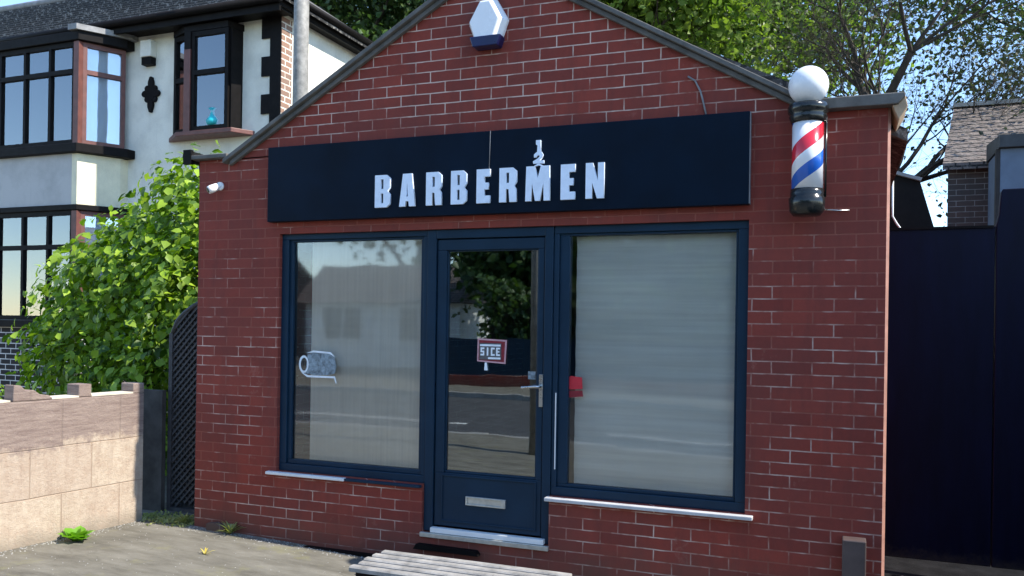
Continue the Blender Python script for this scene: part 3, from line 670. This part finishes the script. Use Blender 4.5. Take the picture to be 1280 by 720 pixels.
# eaves
ev = MB(); ev.box(-16.8, -7.56, 5.09, 5.40, 6.01, 6.045)
ev.box(-16.8, -7.53, 5.05, 5.09, 5.965, 6.11); ev.box(-7.735, -7.56, 5.4, 8.42, 6.07, 6.11); ev.box(-7.56, -7.53, 5.09, 8.45, 6.04, 6.18)
ev.build('eaves_board', M['blackpaint'], hs_)
MB().tube([(-16.8, 5.0, 6.08), (-7.47, 5.0, 6.12)], .055, 10).tube([(-7.46, 4.97, 6.22), (-7.46, 8.5, 6.22)], .055, 10).build('gutter', M['blackpaint'], hs_)
# roof as stepped courses of tiles
rf = MB(); hy0, hy1, hz0, hz1 = 5.02, 6.5, 6.12, 7.36; K = 15
for k in range(K):
    a = k/K; b = (k+1)/K; y0 = hy0+(hy1-hy0)*a; y1 = hy0+(hy1-hy0)*b; z0 = hz0+(hz1-hz0)*a; z1 = hz0+(hz1-hz0)*b
    xr0 = -7.46-1.9*a; xr1 = -7.46-1.9*b
    rf.add([(-17, y0, z0+.035), (xr0, y0, z0+.035), (xr1, y1+.02, z1+.012), (-17, y1+.02, z1+.012), (-17, y0, z0-.01), (xr0, y0, z0-.01)], [(0, 1, 2, 3), (0, 4, 5, 1)])
    # hipped end
    yb0 = 8.5-1.95*a; yb1 = 8.5-1.95*b
    rf.add([(xr0, y0, z0+.035), (xr0, yb0, z0+.035), (xr1, yb1, z1+.012), (xr1, y1, z1+.012), (xr0, y0, z0-.01), (xr0, yb0, z0-.01)], [(0, 1, 2, 3), (0, 4, 5, 1)])
rf.add([(-17, 8.5, 6.05), (-7.46, 8.5, 6.12), (-9.36, 6.5, 7.36), (-17, 6.5, 7.36)], [(0, 1, 2, 3)])
rf.build('roof', M['tile'], hs_)
MB().tube([(-17, 6.5, 7.39), (-9.36, 6.5, 7.39)], .07, 8).tube([(-9.36, 6.5, 7.39), (-7.46, 5.02, 6.16)], .05, 8).tube([(-9.36, 6.5, 7.39), (-7.46, 8.5, 6.16)], .05, 8).build('ridge_tiles', M['leadgrey'], hs_)
# second, grey roof slope of the side wing seen to the right of the chimney-like quoin
MB().add([(-7.45, 5.35, 6.24), (-7.45, 8.52, 6.24), (-9.0, 6.95, 7.32), (-9.0, 6.75, 7.32)], [(0, 1, 2, 3)]).build('side_roof_slope', M['felt'], hs_)

# windows of the house: facet p0->p1 seen from the outside with its outward normal on the right-hand side
def facet(parent, p0, p1, z0, z1, cols, transom, post=.07, bar=.05, fm='blackpaint', cur=1.0, curt=None):
    p0 = Vector(p0); p1 = Vector(p1); d = (p1-p0); Ln = d.length; d.normalize()
    f = MB(); f.obox(p0, p1, (z0, z0+.07), -.02, .04); f.obox(p0, p1, (z1-.07, z1), -.02, .04)
    xs = [0]+[Ln*(i+1)/cols for i in range(cols)]
    for i, x in enumerate(xs):
        wdt = post if i in (0, cols) else bar
        a = max(0, x-wdt/2) if i else 0; b = a+wdt
        if i == cols: a, b = Ln-wdt, Ln
        f.obox(p0+d*a, p0+d*b, (z0+.07, z1-.07), -.018, .042)
    f.obox(p0+d*post, p0+d*(Ln-post), (transom-.035, transom+.035), -.016, .046)
    w_ = f.build('window', M[fm], parent)
    MB().obox(p0+d*.02, p0+d*(Ln-.02), (z0+.05, z1-.05), .0, .006).build('pane', M['houseglass'], w_)
    zc = z0+(z1-z0)*(1-cur)
    MB().obox(p0+d*.02, p0+d*(Ln-.02), (zc, z1-.03), -.10, -.092).build('curtain', curt or M['curtain'], w_)
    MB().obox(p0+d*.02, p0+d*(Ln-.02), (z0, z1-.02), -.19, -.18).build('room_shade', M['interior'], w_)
    return w_
bay = MB(); P = [(-13.6, 5.4), (-13.25, 4.7), (-11.0, 4.7), (-10.62, 5.4)]
for z0, z1, k, mm in ((-.2, 1.35, 0, 'darkbrick'),): pass
b1 = MB().prism([(-13.6, 5.4), (-13.25, 4.72), (-11.02, 4.72), (-10.62, 5.4)], 'z', -.2, 1.36).build('bay_base', M['darkbrick'], hs_)
# spandrel: one render, shade put into the grey front, sunlight into the cream return
b2 = MB().prism([(-13.6, 5.4), (-13.25, 4.70), (-11.09, 4.70), (-10.9, 5.4)], 'z', 3.27, 4.06).build('bay_spandrel', M['shadedrender'], hs_)
M['sunlitreturn'] = render_mat('sunlit_cream', (.78, .72, .52), (.55, .5, .38))
MB().prism([(-11.088, 4.70), (-10.98, 4.70), (-10.68, 5.25), (-10.68, 5.4), (-10.895, 5.4)], 'z', 3.272, 4.055).build('bay_return', M['sunlitreturn'], hs_)
for z0, z1, o in ((1.36, 1.47, .07), (3.18, 3.268, .03), (4.062, 4.20, .09), (5.79, 5.93, .05)):
    tr = MB(); tr.prism([(-13.6-o, 5.4), (-13.25-o, 4.7-o), (-10.98+o*.8, 4.7-o), (-10.62+o, 5.25), (-10.62+o, 5.4)], 'z', z0, z1); tr.build('bay_trim', M['blackpaint'], hs_, bevel=.01)
MB().prism([(-11.10, 4.60), (-10.92, 4.60), (-10.50, 5.30), (-10.50, 5.398), (-11.10, 5.398)], 'z', 5.935, 6.02).build('bay_roof_flashing', M['leadgrey'], hs_)
for z0, z1, trn in ((1.475, 3.178, 2.62), (4.205, 5.785, 5.33)):
    facet(hs_, (-13.22, 4.74), (-11.04, 4.74), z0, z1, 4, trn, cur=(.70 if z0 > 3 else .45))
    facet(hs_, (-10.99, 4.78), (-10.70, 5.33), z0, z1, 1, trn, fm='brownpaint', post=.06, cur=.98)
MB().prism([(-11.06, 4.68), (-10.955, 4.68), (-10.955, 4.79), (-11.06, 4.79)], 'z', 4.21, 5.78).build('corner_post', M['brownpaint'], hs_); MB().prism([(-11.06, 4.68), (-10.955, 4.68), (-10.955, 4.79), (-11.06, 4.79)], 'z', 1.48, 3.17).build('corner_post', M['brownpaint'], hs_)
# oriel window
facet(hs_, (-9.62, 5.31), (-9.312, 5.235), 4.36, 5.86, 1, 5.18, post=.035, cur=.98)
facet(hs_, (-9.19, 5.18), (-8.50, 5.18), 4.36, 5.86, 1, 5.24, post=.06, cur=.58, curt=mat('blue_blind', (.60, .74, .92), .9, .05, 3))
MB().box(-9.655, -9.618, 5.28, 5.398, 4.36, 5.86).build('oriel_side', M['blackpaint'], hs_)
MB().box(-9.312, -9.192, 5.12, 5.23, 4.36, 5.60).build('corner_post', M['brownpaint'], hs_)
MB().box(-9.312, -9.192, 5.122, 5.232, 5.602, 5.86).build('corner_post', M['blackpaint'], hs_)
MB().prism([(-9.70, 5.398), (-9.66, 5.27), (-9.33, 5.13), (-8.50, 5.13), (-8.42, 5.398)], 'z', 5.865, 5.96).build('oriel_head', M['blackpaint'], hs_)
MB().prism([(-8.498, 5.18), (-8.47, 5.18), (-8.44, 5.398), (-8.47, 5.398)], 'z', 4.36, 5.86).build('oriel_side', M['blackpaint'], hs_)
MB().prism([(-9.85, 5.398), (-9.42, 5.08), (-8.38, 5.08), (-8.20, 5.398)], 'z', 4.285, 4.355).build('oriel_sill', M['brownpaint'], hs_, bevel=.01)
tag(MB().lathe((-8.82, 5.235, 4.433), [(.05, 0), (.11, .02), (.12, .08), (.07, .15), (.06, .22), (.09, .26)], 20).build('vase', mat('turquoise', (.02, .45, .50), .4, .2, 8)), 'turquoise vase standing inside the upstairs oriel window', 'vase')
# wall ornament and vent
on = MB(); oc = (-10.2, 5.07)
for dx, dz, a, b in ((0, .0, .10, .10), (0, .17, .055, .09), (0, -.17, .055, .10), (-.11, .01, .07, .055), (.11, .01, .07, .055), (.07, .09, .05, .05), (-.07, -.08, .05, .05), (.07, -.08, .05, .05), (-.07, .09, .05, .05), (0, .25, .035, .03), (0, -.26, .03, .03)):
    on.prism(ell(oc[0]+dx, oc[1]+dz, a, b, 14), 'y', 5.36-random.uniform(0, .012), 5.398)
tag(on.build('wall_ornament', M['blackpaint'], bevel=.004), 'black cast scroll ornament on the cream wall between the windows', 'ornament')
vt = thing('wall_vent', 'cream vent box with black underside under the eaves between the windows', 'vent', (-10.22, 5.4, 5.8))
MB().box(-10.335, -10.115, 5.27, 5.398, 5.64, 5.90).build('vent_hood', M['render'], vt, bevel=.01)
MB().box(-10.32, -10.13, 5.29, 5.398, 5.52, 5.636).build('vent_opening', M['blackpaint'], vt)
tag(MB().tube([(-6.40, 4.0, -.1), (-6.39, 4.0, 9.5)], [.105, .085], 20).build('utility_pole', M['pole']), 'weathered grey pole rising in front of the house corner', 'pole')

# ------------------------------------------------------------ foliage
def leaves(name, centers, size, m, parent=None, up=(0, 0, 1), droop=.4, aspect=1.6, loc=(0, 0, 0), orient=None, spread=.9):
    """every leaf a bent, pointed four-faced blade; centres is an (n,3) array"""
    n = len(centers); rng = RNG
    nrm = rng.normal(size=(n, 3))*spread
    if orient is not None: nrm += orient
    nrm /= np.linalg.norm(nrm, axis=1)[:, None]+1e-9
    a = rng.normal(size=(n, 3)); a[:, 2] -= droop*2.0
    a -= (a*nrm).sum(1)[:, None]*nrm; a /= np.linalg.norm(a, axis=1)[:, None]+1e-9
    b = np.cross(nrm, a); s = (size*rng.uniform(.45, 1.45, n))[:, None]
    w_ = s/aspect
    pts = np.stack([centers-a*s*.5, centers-a*s*.1+b*w_*.5+nrm*s*.08, centers-a*s*.1-b*w_*.5+nrm*s*.08,
                    centers+a*s*.22+b*w_*.36+nrm*s*.05, centers+a*s*.22-b*w_*.36+nrm*s*.05, centers+a*s*.55-nrm*s*.12, centers+a*s*.05], 1)
    base = (np.arange(n)*7)[:, None]
    pat = np.array([[0, 1, 6], [0, 6, 2], [1, 3, 6], [6, 4, 2], [3, 5, 6], [6, 5, 4]])
    faces = (base[:, :, None]+pat[None]).reshape(-1, 3)
    off = wloc(parent) if parent else Vector(loc)
    me = bpy.data.meshes.new(name); co_ = (pts.reshape(-1, 3)-np.array(off)).astype(np.float32)
    me.vertices.add(len(co_)); me.vertices.foreach_set('co', co_.ravel())
    me.loops.add(len(faces)*3); me.loops.foreach_set('vertex_index', faces.ravel().astype(np.int32))
    me.polygons.add(len(faces)); me.polygons.foreach_set('loop_start', (np.arange(len(faces))*3).astype(np.int32))
    me.update(calc_edges=True); me.materials.append(m)
    o = bpy.data.objects.new(name, me); COL.objects.link(o)
    if parent: o.parent = parent
    else: o.location = off
    WL[o.name] = off; return o

def blob_points(blobs, n, shell=.35):
    """points near the skin of a union of ellipsoids, with outward normals"""
    out = []; nr = []; vol = np.array([b[3]*b[4]*b[5] for b in blobs])**(2/3); vol /= vol.sum()
    for b, k in zip(blobs, (vol*n).astype(int)):
        d_ = RNG.normal(size=(k, 3)); d_ /= np.linalg.norm(d_, axis=1)[:, None]
        rad = 1-np.abs(RNG.normal(size=k))*shell*.6; lump = 1+.12*np.sin(d_[:, 0]*7+b[0]*3)*np.sin(d_[:, 2]*6+b[2])+.08*np.sin(d_[:, 1]*13)
        q = np.array(b[:3])+d_*np.array(b[3:6])*(rad*lump)[:, None]
        keep = np.ones(k, bool)
        for c in blobs:
            if c is b: continue
            keep &= (((q-np.array(c[:3]))/np.array(c[3:6]))**2).sum(1) > .55
        out.append(q[keep]); nr.append(d_[keep])
    return np.vstack(out), np.vstack(nr)

G1 = leaf_mat('bush_leaf', (.018, .070, .006), (.33, .48, .035), .33)
bush = thing('climbing_bush', 'large bright green leafy bush between the house and the shop', 'bush', (-6.9, 2.3, 0))
bl = [(-6.55, 2.0, 2.05, 1.0, .8, .75), (-7.40, 2.2, 1.80, .80, .8, .66), (-6.0, 1.9, 2.62, .55, .55, .62), (-5.75, 1.6, 1.75, .55, .6, .9), (-5.55, 1.9, 2.5, .45, .5, .55),
      (-7.2, 2.0, 1.2, .95, .8, .75), (-6.1, 1.8, 1.05, .8, .7, .75), (-7.85, 2.5, 1.8, .45, .5, .5), (-7.65, 2.3, 1.0, .5, .6, .7), (-6.4, 1.9, .4, 1.3, .7, .6), (-6.9, 2.4, 2.40, .6, .5, .42)]
anc, anr = blob_points(bl, 3300, .42)
P_, N_ = [], []
for a_, b_ in zip(anc, anr):
    dd = np.array([b_[0]*.5, b_[1]*.5, random.uniform(-.9, .25)])+RNG.normal(size=3)*.35; dd /= np.linalg.norm(dd)
    for k in range(8):
        dd[2] -= .07; P_.append(a_+dd*.042*k+RNG.normal(size=3)*.022); N_.append(b_)
ins, inr = blob_points(bl, 5000, 1.3)
pts, nr = np.vstack([np.array(P_), ins]), np.vstack([np.array(N_), inr])
nr2 = nr*np.array([.9, .9, .6])+np.array([0, 0, .75])
leaves('foliage', pts, .088, G1, bush, droop=.9, aspect=1.35, orient=nr2*1.1, spread=.55)
st = MB()
for i in range(14):
    x = random.uniform(-7.6, -5.7); y = random.uniform(1.8, 2.4)
    st.tube([(x, y, 0), (x+random.uniform(-.2, .2), y, .8), (x+random.uniform(-.4, .4), y+random.uniform(-.2, .2), 2.0)], [.03, .02, .008], 6)
st.build('stem', M['bark'], bush)

def shrub(name, label, cat, loc, size, n, ls, mt, flat=.8, group=None, stems=5):
    t_ = thing(name, label, cat, loc, group)
    bs_ = [(loc[0]+random.uniform(-.4, .4)*size, loc[1]+random.uniform(-.4, .4)*size, loc[2]+size*flat*random.uniform(.5, .9), size*random.uniform(.45, .7), size*random.uniform(.45, .7), size*flat*random.uniform(.4, .6)) for _ in range(6)]
    p_, q_ = blob_points(bs_, n, .6)
    leaves('foliage', p_, ls, mt, t_, droop=-.1, orient=q_*.6+np.array([0, 0, .5]), spread=.7)
    s_ = MB()
    for i in range(stems): s_.tube([loc, (loc[0]+random.uniform(-.3, .3)*size, loc[1]+random.uniform(-.3, .3)*size, loc[2]+size*flat*.8)], [.012, .005], 5)
    s_.build('stem', M['stem'], t_); return t_
G2 = leaf_mat('lime_leaf', (.10, .20, .02), (.26, .36, .05), .35)
G3 = leaf_mat('blue_leaf', (.03, .09, .045), (.10, .20, .10), .25)
shrub('low_shrub', 'lime green shrub at the far left edge behind the garden wall', 'shrub', (-6.25, -.1, .35), .62, 2600, .045, G2)
shrub('low_shrub', 'blue-green low plant just behind the broken stone of the garden wall', 'shrub', (-5.95, .05, .45), .40, 1500, .035, G3)
shrub('low_shrub', 'small yellow-green plant in the wall gap beside the upright block', 'shrub', (-5.35, .25, .55), .30, 700, .04, G2)

def weed(label, loc, size, n, mt, group=None, cat='weed', wide=.4, blade=False):
    """rosette of real bent leaves growing from one root"""
    mb = MB(); loc = Vector(loc)
    for i in range(n):
        a = random.uniform(0, 2*math.pi); ln = size*random.uniform(.6, 1.1); el = random.uniform(.65, 1.4); w0 = ln*(.07 if blade else wide)*random.uniform(.7, 1.1)
        dh = Vector((math.cos(a), math.sin(a), 0)); sd = Vector((-dh.y, dh.x, 0)); prev = None; pr_ = []
        for k in range(5):
            t = k/4; p = loc+dh*ln*t*math.cos(el)*(1+.3*t)+Vector((0, 0, 1))*ln*(math.sin(el)*t-.35*t*t)
            ww = w0*math.sin(math.pi*min(1, .12+t*.88))*.5 + (.002 if k < 4 else 0); pr_ += [tuple(p-sd*ww+Vector((0, 0, .1*ww))), tuple(p-Vector((0, 0, ww*.25))), tuple(p+sd*ww+Vector((0, 0, .1*ww)))]
        mb.add(pr_, [f for k in range(4) for f in ((k*3, k*3+1, k*3+4, k*3+3), (k*3+1, k*3+2, k*3+5, k*3+4))], True)
    return tag(mb.build('weed', mt, recalc=False, loc=tuple(loc)), label, cat, group)
WM = leaf_mat('weed_leaf', (.12, .30, .02), (.22, .42, .04), .3); GM = leaf_mat('dry_grass', (.22, .25, .08), (.36, .36, .15), .3)
weed('small bright green weed growing at the foot of the garden wall', (-4.80, -.66, -.005), .15, 34, WM, wide=.62)
weed('pale broad-leaved weed at the bottom right by the brick corner', (.335, .35, -.155), .17, 14, leaf_mat('pale_leaf', (.28, .42, .10), (.45, .55, .22), .3), wide=.5)
weed('dry grass tuft in the corner below the lattice gate', (-4.50, .02, 0), .13, 46, GM, blade=True)
weed('pale dry grass tuft against the brick at the left foot of the shop', (-4.02, -.05, -.012), .15, 40, GM, blade=True)
weed('sparse yellow grass sprig lying on the forecourt concrete', (-3.83, -.52, -.02), .075, 8, leaf_mat('yellow_leaf', (.45, .34, .05), (.5, .42, .1), .2), blade=True)
weed('green grass tuft at the right end of the grey step', (-1.40, -.10, GL(-1.4)), .13, 26, GM, blade=True)
tag(MB().prism([(-4.24, -.02), (-4.075, -.035), (-4.07, .028), (-4.16, .055), (-4.235, .045)], 'y', -.055, -.005).build('brick_fragment', M['oldbrick'], bevel=.008), 'broken brick fragment lying at the left foot of the shop wall', 'brick')
mm_ = MB()
for i in range(5):
    pass
# moss strip along the foot of the gap
mo = np.column_stack([RNG.uniform(-4.95, -4.40, 900), RNG.normal(.06, .07, 900), RNG.uniform(0, .018, 900)])
tag(leaves('moss', mo, .022, GM, None, droop=0, loc=(-4.6, .05, 0)), 'patchy dry moss on the ground below the lattice gate', 'moss', kind='stuff')

def tree(label, base, height, crown_z, spread, n_leaf, ls, lm, seed=1, lev=5, trunk=.22, split=3, fork=.3, lean=(0, 0), cluster=.45, cat='tree', gr='trees behind the shop', up=.25, minlev=3, droop=.2, r1=.72):
    random.seed(seed); t_ = thing('tree', label, cat, base, gr); mb = MB(); tips = []
    def grow(p, d, ln, rd, l):
        pts_ = [p]; q = Vector(p); dd = Vector(d)
        for i in range(4):
            dd = (dd+Vector((random.uniform(-1, 1), random.uniform(-1, 1), random.uniform(-.6, .9)))*.17).normalized()
            q = q+dd*ln/4; pts_.append(q.copy())
            if l >= minlev: tips.append((q.copy(), ln))
        rs = [rd*(1-.42*i/4) for i in range(5)]
        mb.tube(pts_, rs, 8 if l < 2 else 5 if l < 4 else 3, cap=False)
        if l >= lev: return
        for k in range(split+(1 if random.random() < .4 else 0)):
            a = random.uniform(0, 2*math.pi); o = random.uniform(.35, .85)*spread
            perp = dd.orthogonal().normalized(); perp = Matrix.Rotation(a, 3, dd) @ perp
            nd = (dd*math.cos(o)+perp*math.sin(o)+Vector((0, 0, up))).normalized()
            s_ = pts_[-1] if k < 2 else pts_[random.randint(2, 4)]
            grow(s_, nd, ln*(random.uniform(.62, .82) if l else r1*random.uniform(.8, 1.2)), rs[-1]*random.uniform(.6, .85), l+1)
    grow(Vector(base), Vector((lean[0], lean[1], 1)).normalized(), height*fork, trunk, 0)
    mb.build('trunk', M['bark'], t_, recalc=False)
    T_ = np.array([tuple(a[0]) for a in tips]); idx = RNG.integers(0, len(T_), n_leaf)
    c = T_[idx]+RNG.normal(size=(n_leaf, 3))*cluster*np.array([1, 1, .7])
    c = c[c[:, 2] > crown_z]
    leaves('crown', c, ls, lm, t_, droop=droop, aspect=1.5, orient=np.array([[0, 0, .5]]), spread=.8)
    return t_
LA = leaf_mat('leaf_olive', (.014, .022, .010), (.065, .085, .036), .28, (1.3, 1.4, .7))
LB = leaf_mat('leaf_light', (.07, .14, .02), (.20, .28, .06), .42)
LC = leaf_mat('leaf_dark', (.02, .05, .015), (.08, .14, .04), .3)
tree('sparse open tree with dark forking branches against the sky, right of the gable', (.25, 9.8, -.2), 10, 4.0, 1.15, 7000, .068, LA, seed=8, lev=6, trunk=.25, split=4, fork=.48, cluster=.33, up=.10, minlev=2, r1=.34)
tree('thin leafy sapling whose lower twigs show beside the brick corner', (1.35, 10.6, -.2), 7, 2.9, 1.1, 2600, .070, LA, seed=15, lev=5, trunk=.06, split=3, fork=.42, cluster=.35, up=.12, minlev=1, r1=.40)
tree('bright leafy tree rising behind the right slope of the gable', (-4.7, 13.5, -.2), 12.0, 3, 1.15, 60000, .15, LB, seed=14, lev=5, trunk=.22, split=4, fork=.50, cluster=.55, minlev=1, up=.12, r1=.34)
tree('dark green tree showing between the house roof and the gable', (-10.8, 14, -.2), 12.5, 3, 1.1, 50000, .15, LC, seed=21, lev=5, trunk=.25, split=4, fork=.56, cluster=.55, minlev=1, up=.15, r1=.30)
tree('dense dark tree over the outbuilding roof at the far right', (5.0, 14, -.2), 11, 4, 1.1, 32000, .10, LC, seed=33, lev=5, trunk=.25, split=4, fork=.50, cluster=.45, minlev=1, up=.12, r1=.34)

# ------------------------------------------------------------ across the street (seen only as reflections in the glass)
def street_house(x, y, w_, label, wallm, roofm, hgt=2.6, rise=1.6, chimney=None, dp=6):
    t_ = thing('bungalow', label, 'house', (x, y, 0), 'houses across the road')
    MB().box(x-w_/2, x+w_/2, y-dp, y, -.3, hgt).build('wall', wallm, t_)
    MB().prism([(y+.4, hgt), (y-dp-.4, hgt), (y-dp/2, hgt+rise)], 'x', x-w_/2-.3, x+w_/2+.3).build('roof', roofm, t_)
    for k in range(max(1, int(w_/3))):
        xx = x-w_/2+1.5+k*3.0
        f = MB().ring(xx-.8, xx+.8, .9, 2.1, .06, .06, .06, .06, y+.002, y+.06).box(xx-.03, xx+.03, y+.002, y+.055, .96, 2.04).build('window', M['white'], t_)
        MB().box(xx-.74, xx+.74, y+.004, y+.02, .96, 2.04).build('pane', M['interior'], f)
    if chimney: MB().box(chimney-.45, chimney+.45, y-dp/2-.4, y-dp/2+.4, hgt+rise-.5, hgt+rise+1.0).build('chimney', M['oldbrick'], t_)
WW = render_mat('white_render', (.75, .75, .72))
street_house(-14.6, -20, 6, 'white bungalow with brown roof across the road', WW, M['tilebrown'], 2.2, 1.4, dp=3)
street_house(-27, -22, 9, 'brick bungalow with chimney across the road', M['oldbrick'], M['tilebrown'], 2.7, 2.0, -26)
fn = thing('street_fence', 'long navy fence on a low red-brown wall across the road', 'fence', (-10, -14, 0))
MB().box(-9.2, 9, -14.2, -14.0, -.25, .27).build('low_wall', M['brick'], fn)
MB().box(-9.2, 9, -14.15, -14.08, .27, 1.17).build('fence_boards', M['navyframe'], fn)
tag(MB().tube([(-3.40, -4.45, -.05), (-3.40, -4.45, 6)], [.06, .045], 14).build('lamp_post', M['pole']), 'grey lamp post at the kerb mirrored in the door glass', 'lamp post')
random.seed(3)
tree('tall tree across the road mirrored in the door glass', (-8.5, -19, -.2), 8, .8, 1.0, 24000, .26, LC, seed=41, lev=4, trunk=.25, fork=.22, cluster=.8, gr='trees across the road', minlev=1)
tree('broad tree across the road mirrored in the left window', (-15.5, -26, -.2), 10, 2.5, 1.0, 16000, .30, LC, seed=43, lev=4, trunk=.3, fork=.40, cluster=.9, gr='trees across the road', minlev=1)
tree('leafy tree across the road mirrored in the right window', (-3.0, -19, -.2), 8, .8, 1.0, 24000, .26, LC, seed=44, lev=4, trunk=.25, fork=.22, cluster=.8, gr='trees across the road', minlev=1)
tree('rounded tree across the road near the end of the fence', (2.5, -18, -.2), 8, .8, 1.0, 20000, .26, LC, seed=47, lev=4, trunk=.25, fork=.24, cluster=.8, gr='trees across the road', minlev=1)
hdg = thing('hedge', 'tall dark hedge behind the navy fence across the road', 'hedge', (-3, -15.5, 0))
hp = np.column_stack([RNG.uniform(-8.8, 10, 36000), RNG.normal(-15.6, .35, 36000), RNG.uniform(-.1, 2.7, 36000)]); hp[:, 2] *= 1+.10*np.sin(hp[:, 0]*1.9)+.05*np.sin(hp[:, 0]*5.3)
leaves('foliage', hp, .17, LC, hdg, droop=.1)
MB().box(-8.6, 9.8, -15.75, -15.45, -.2, 2.2).build('branches', M['bark'], hdg)

S.cycles.max_bounces = 8; S.cycles.transparent_max_bounces = 12
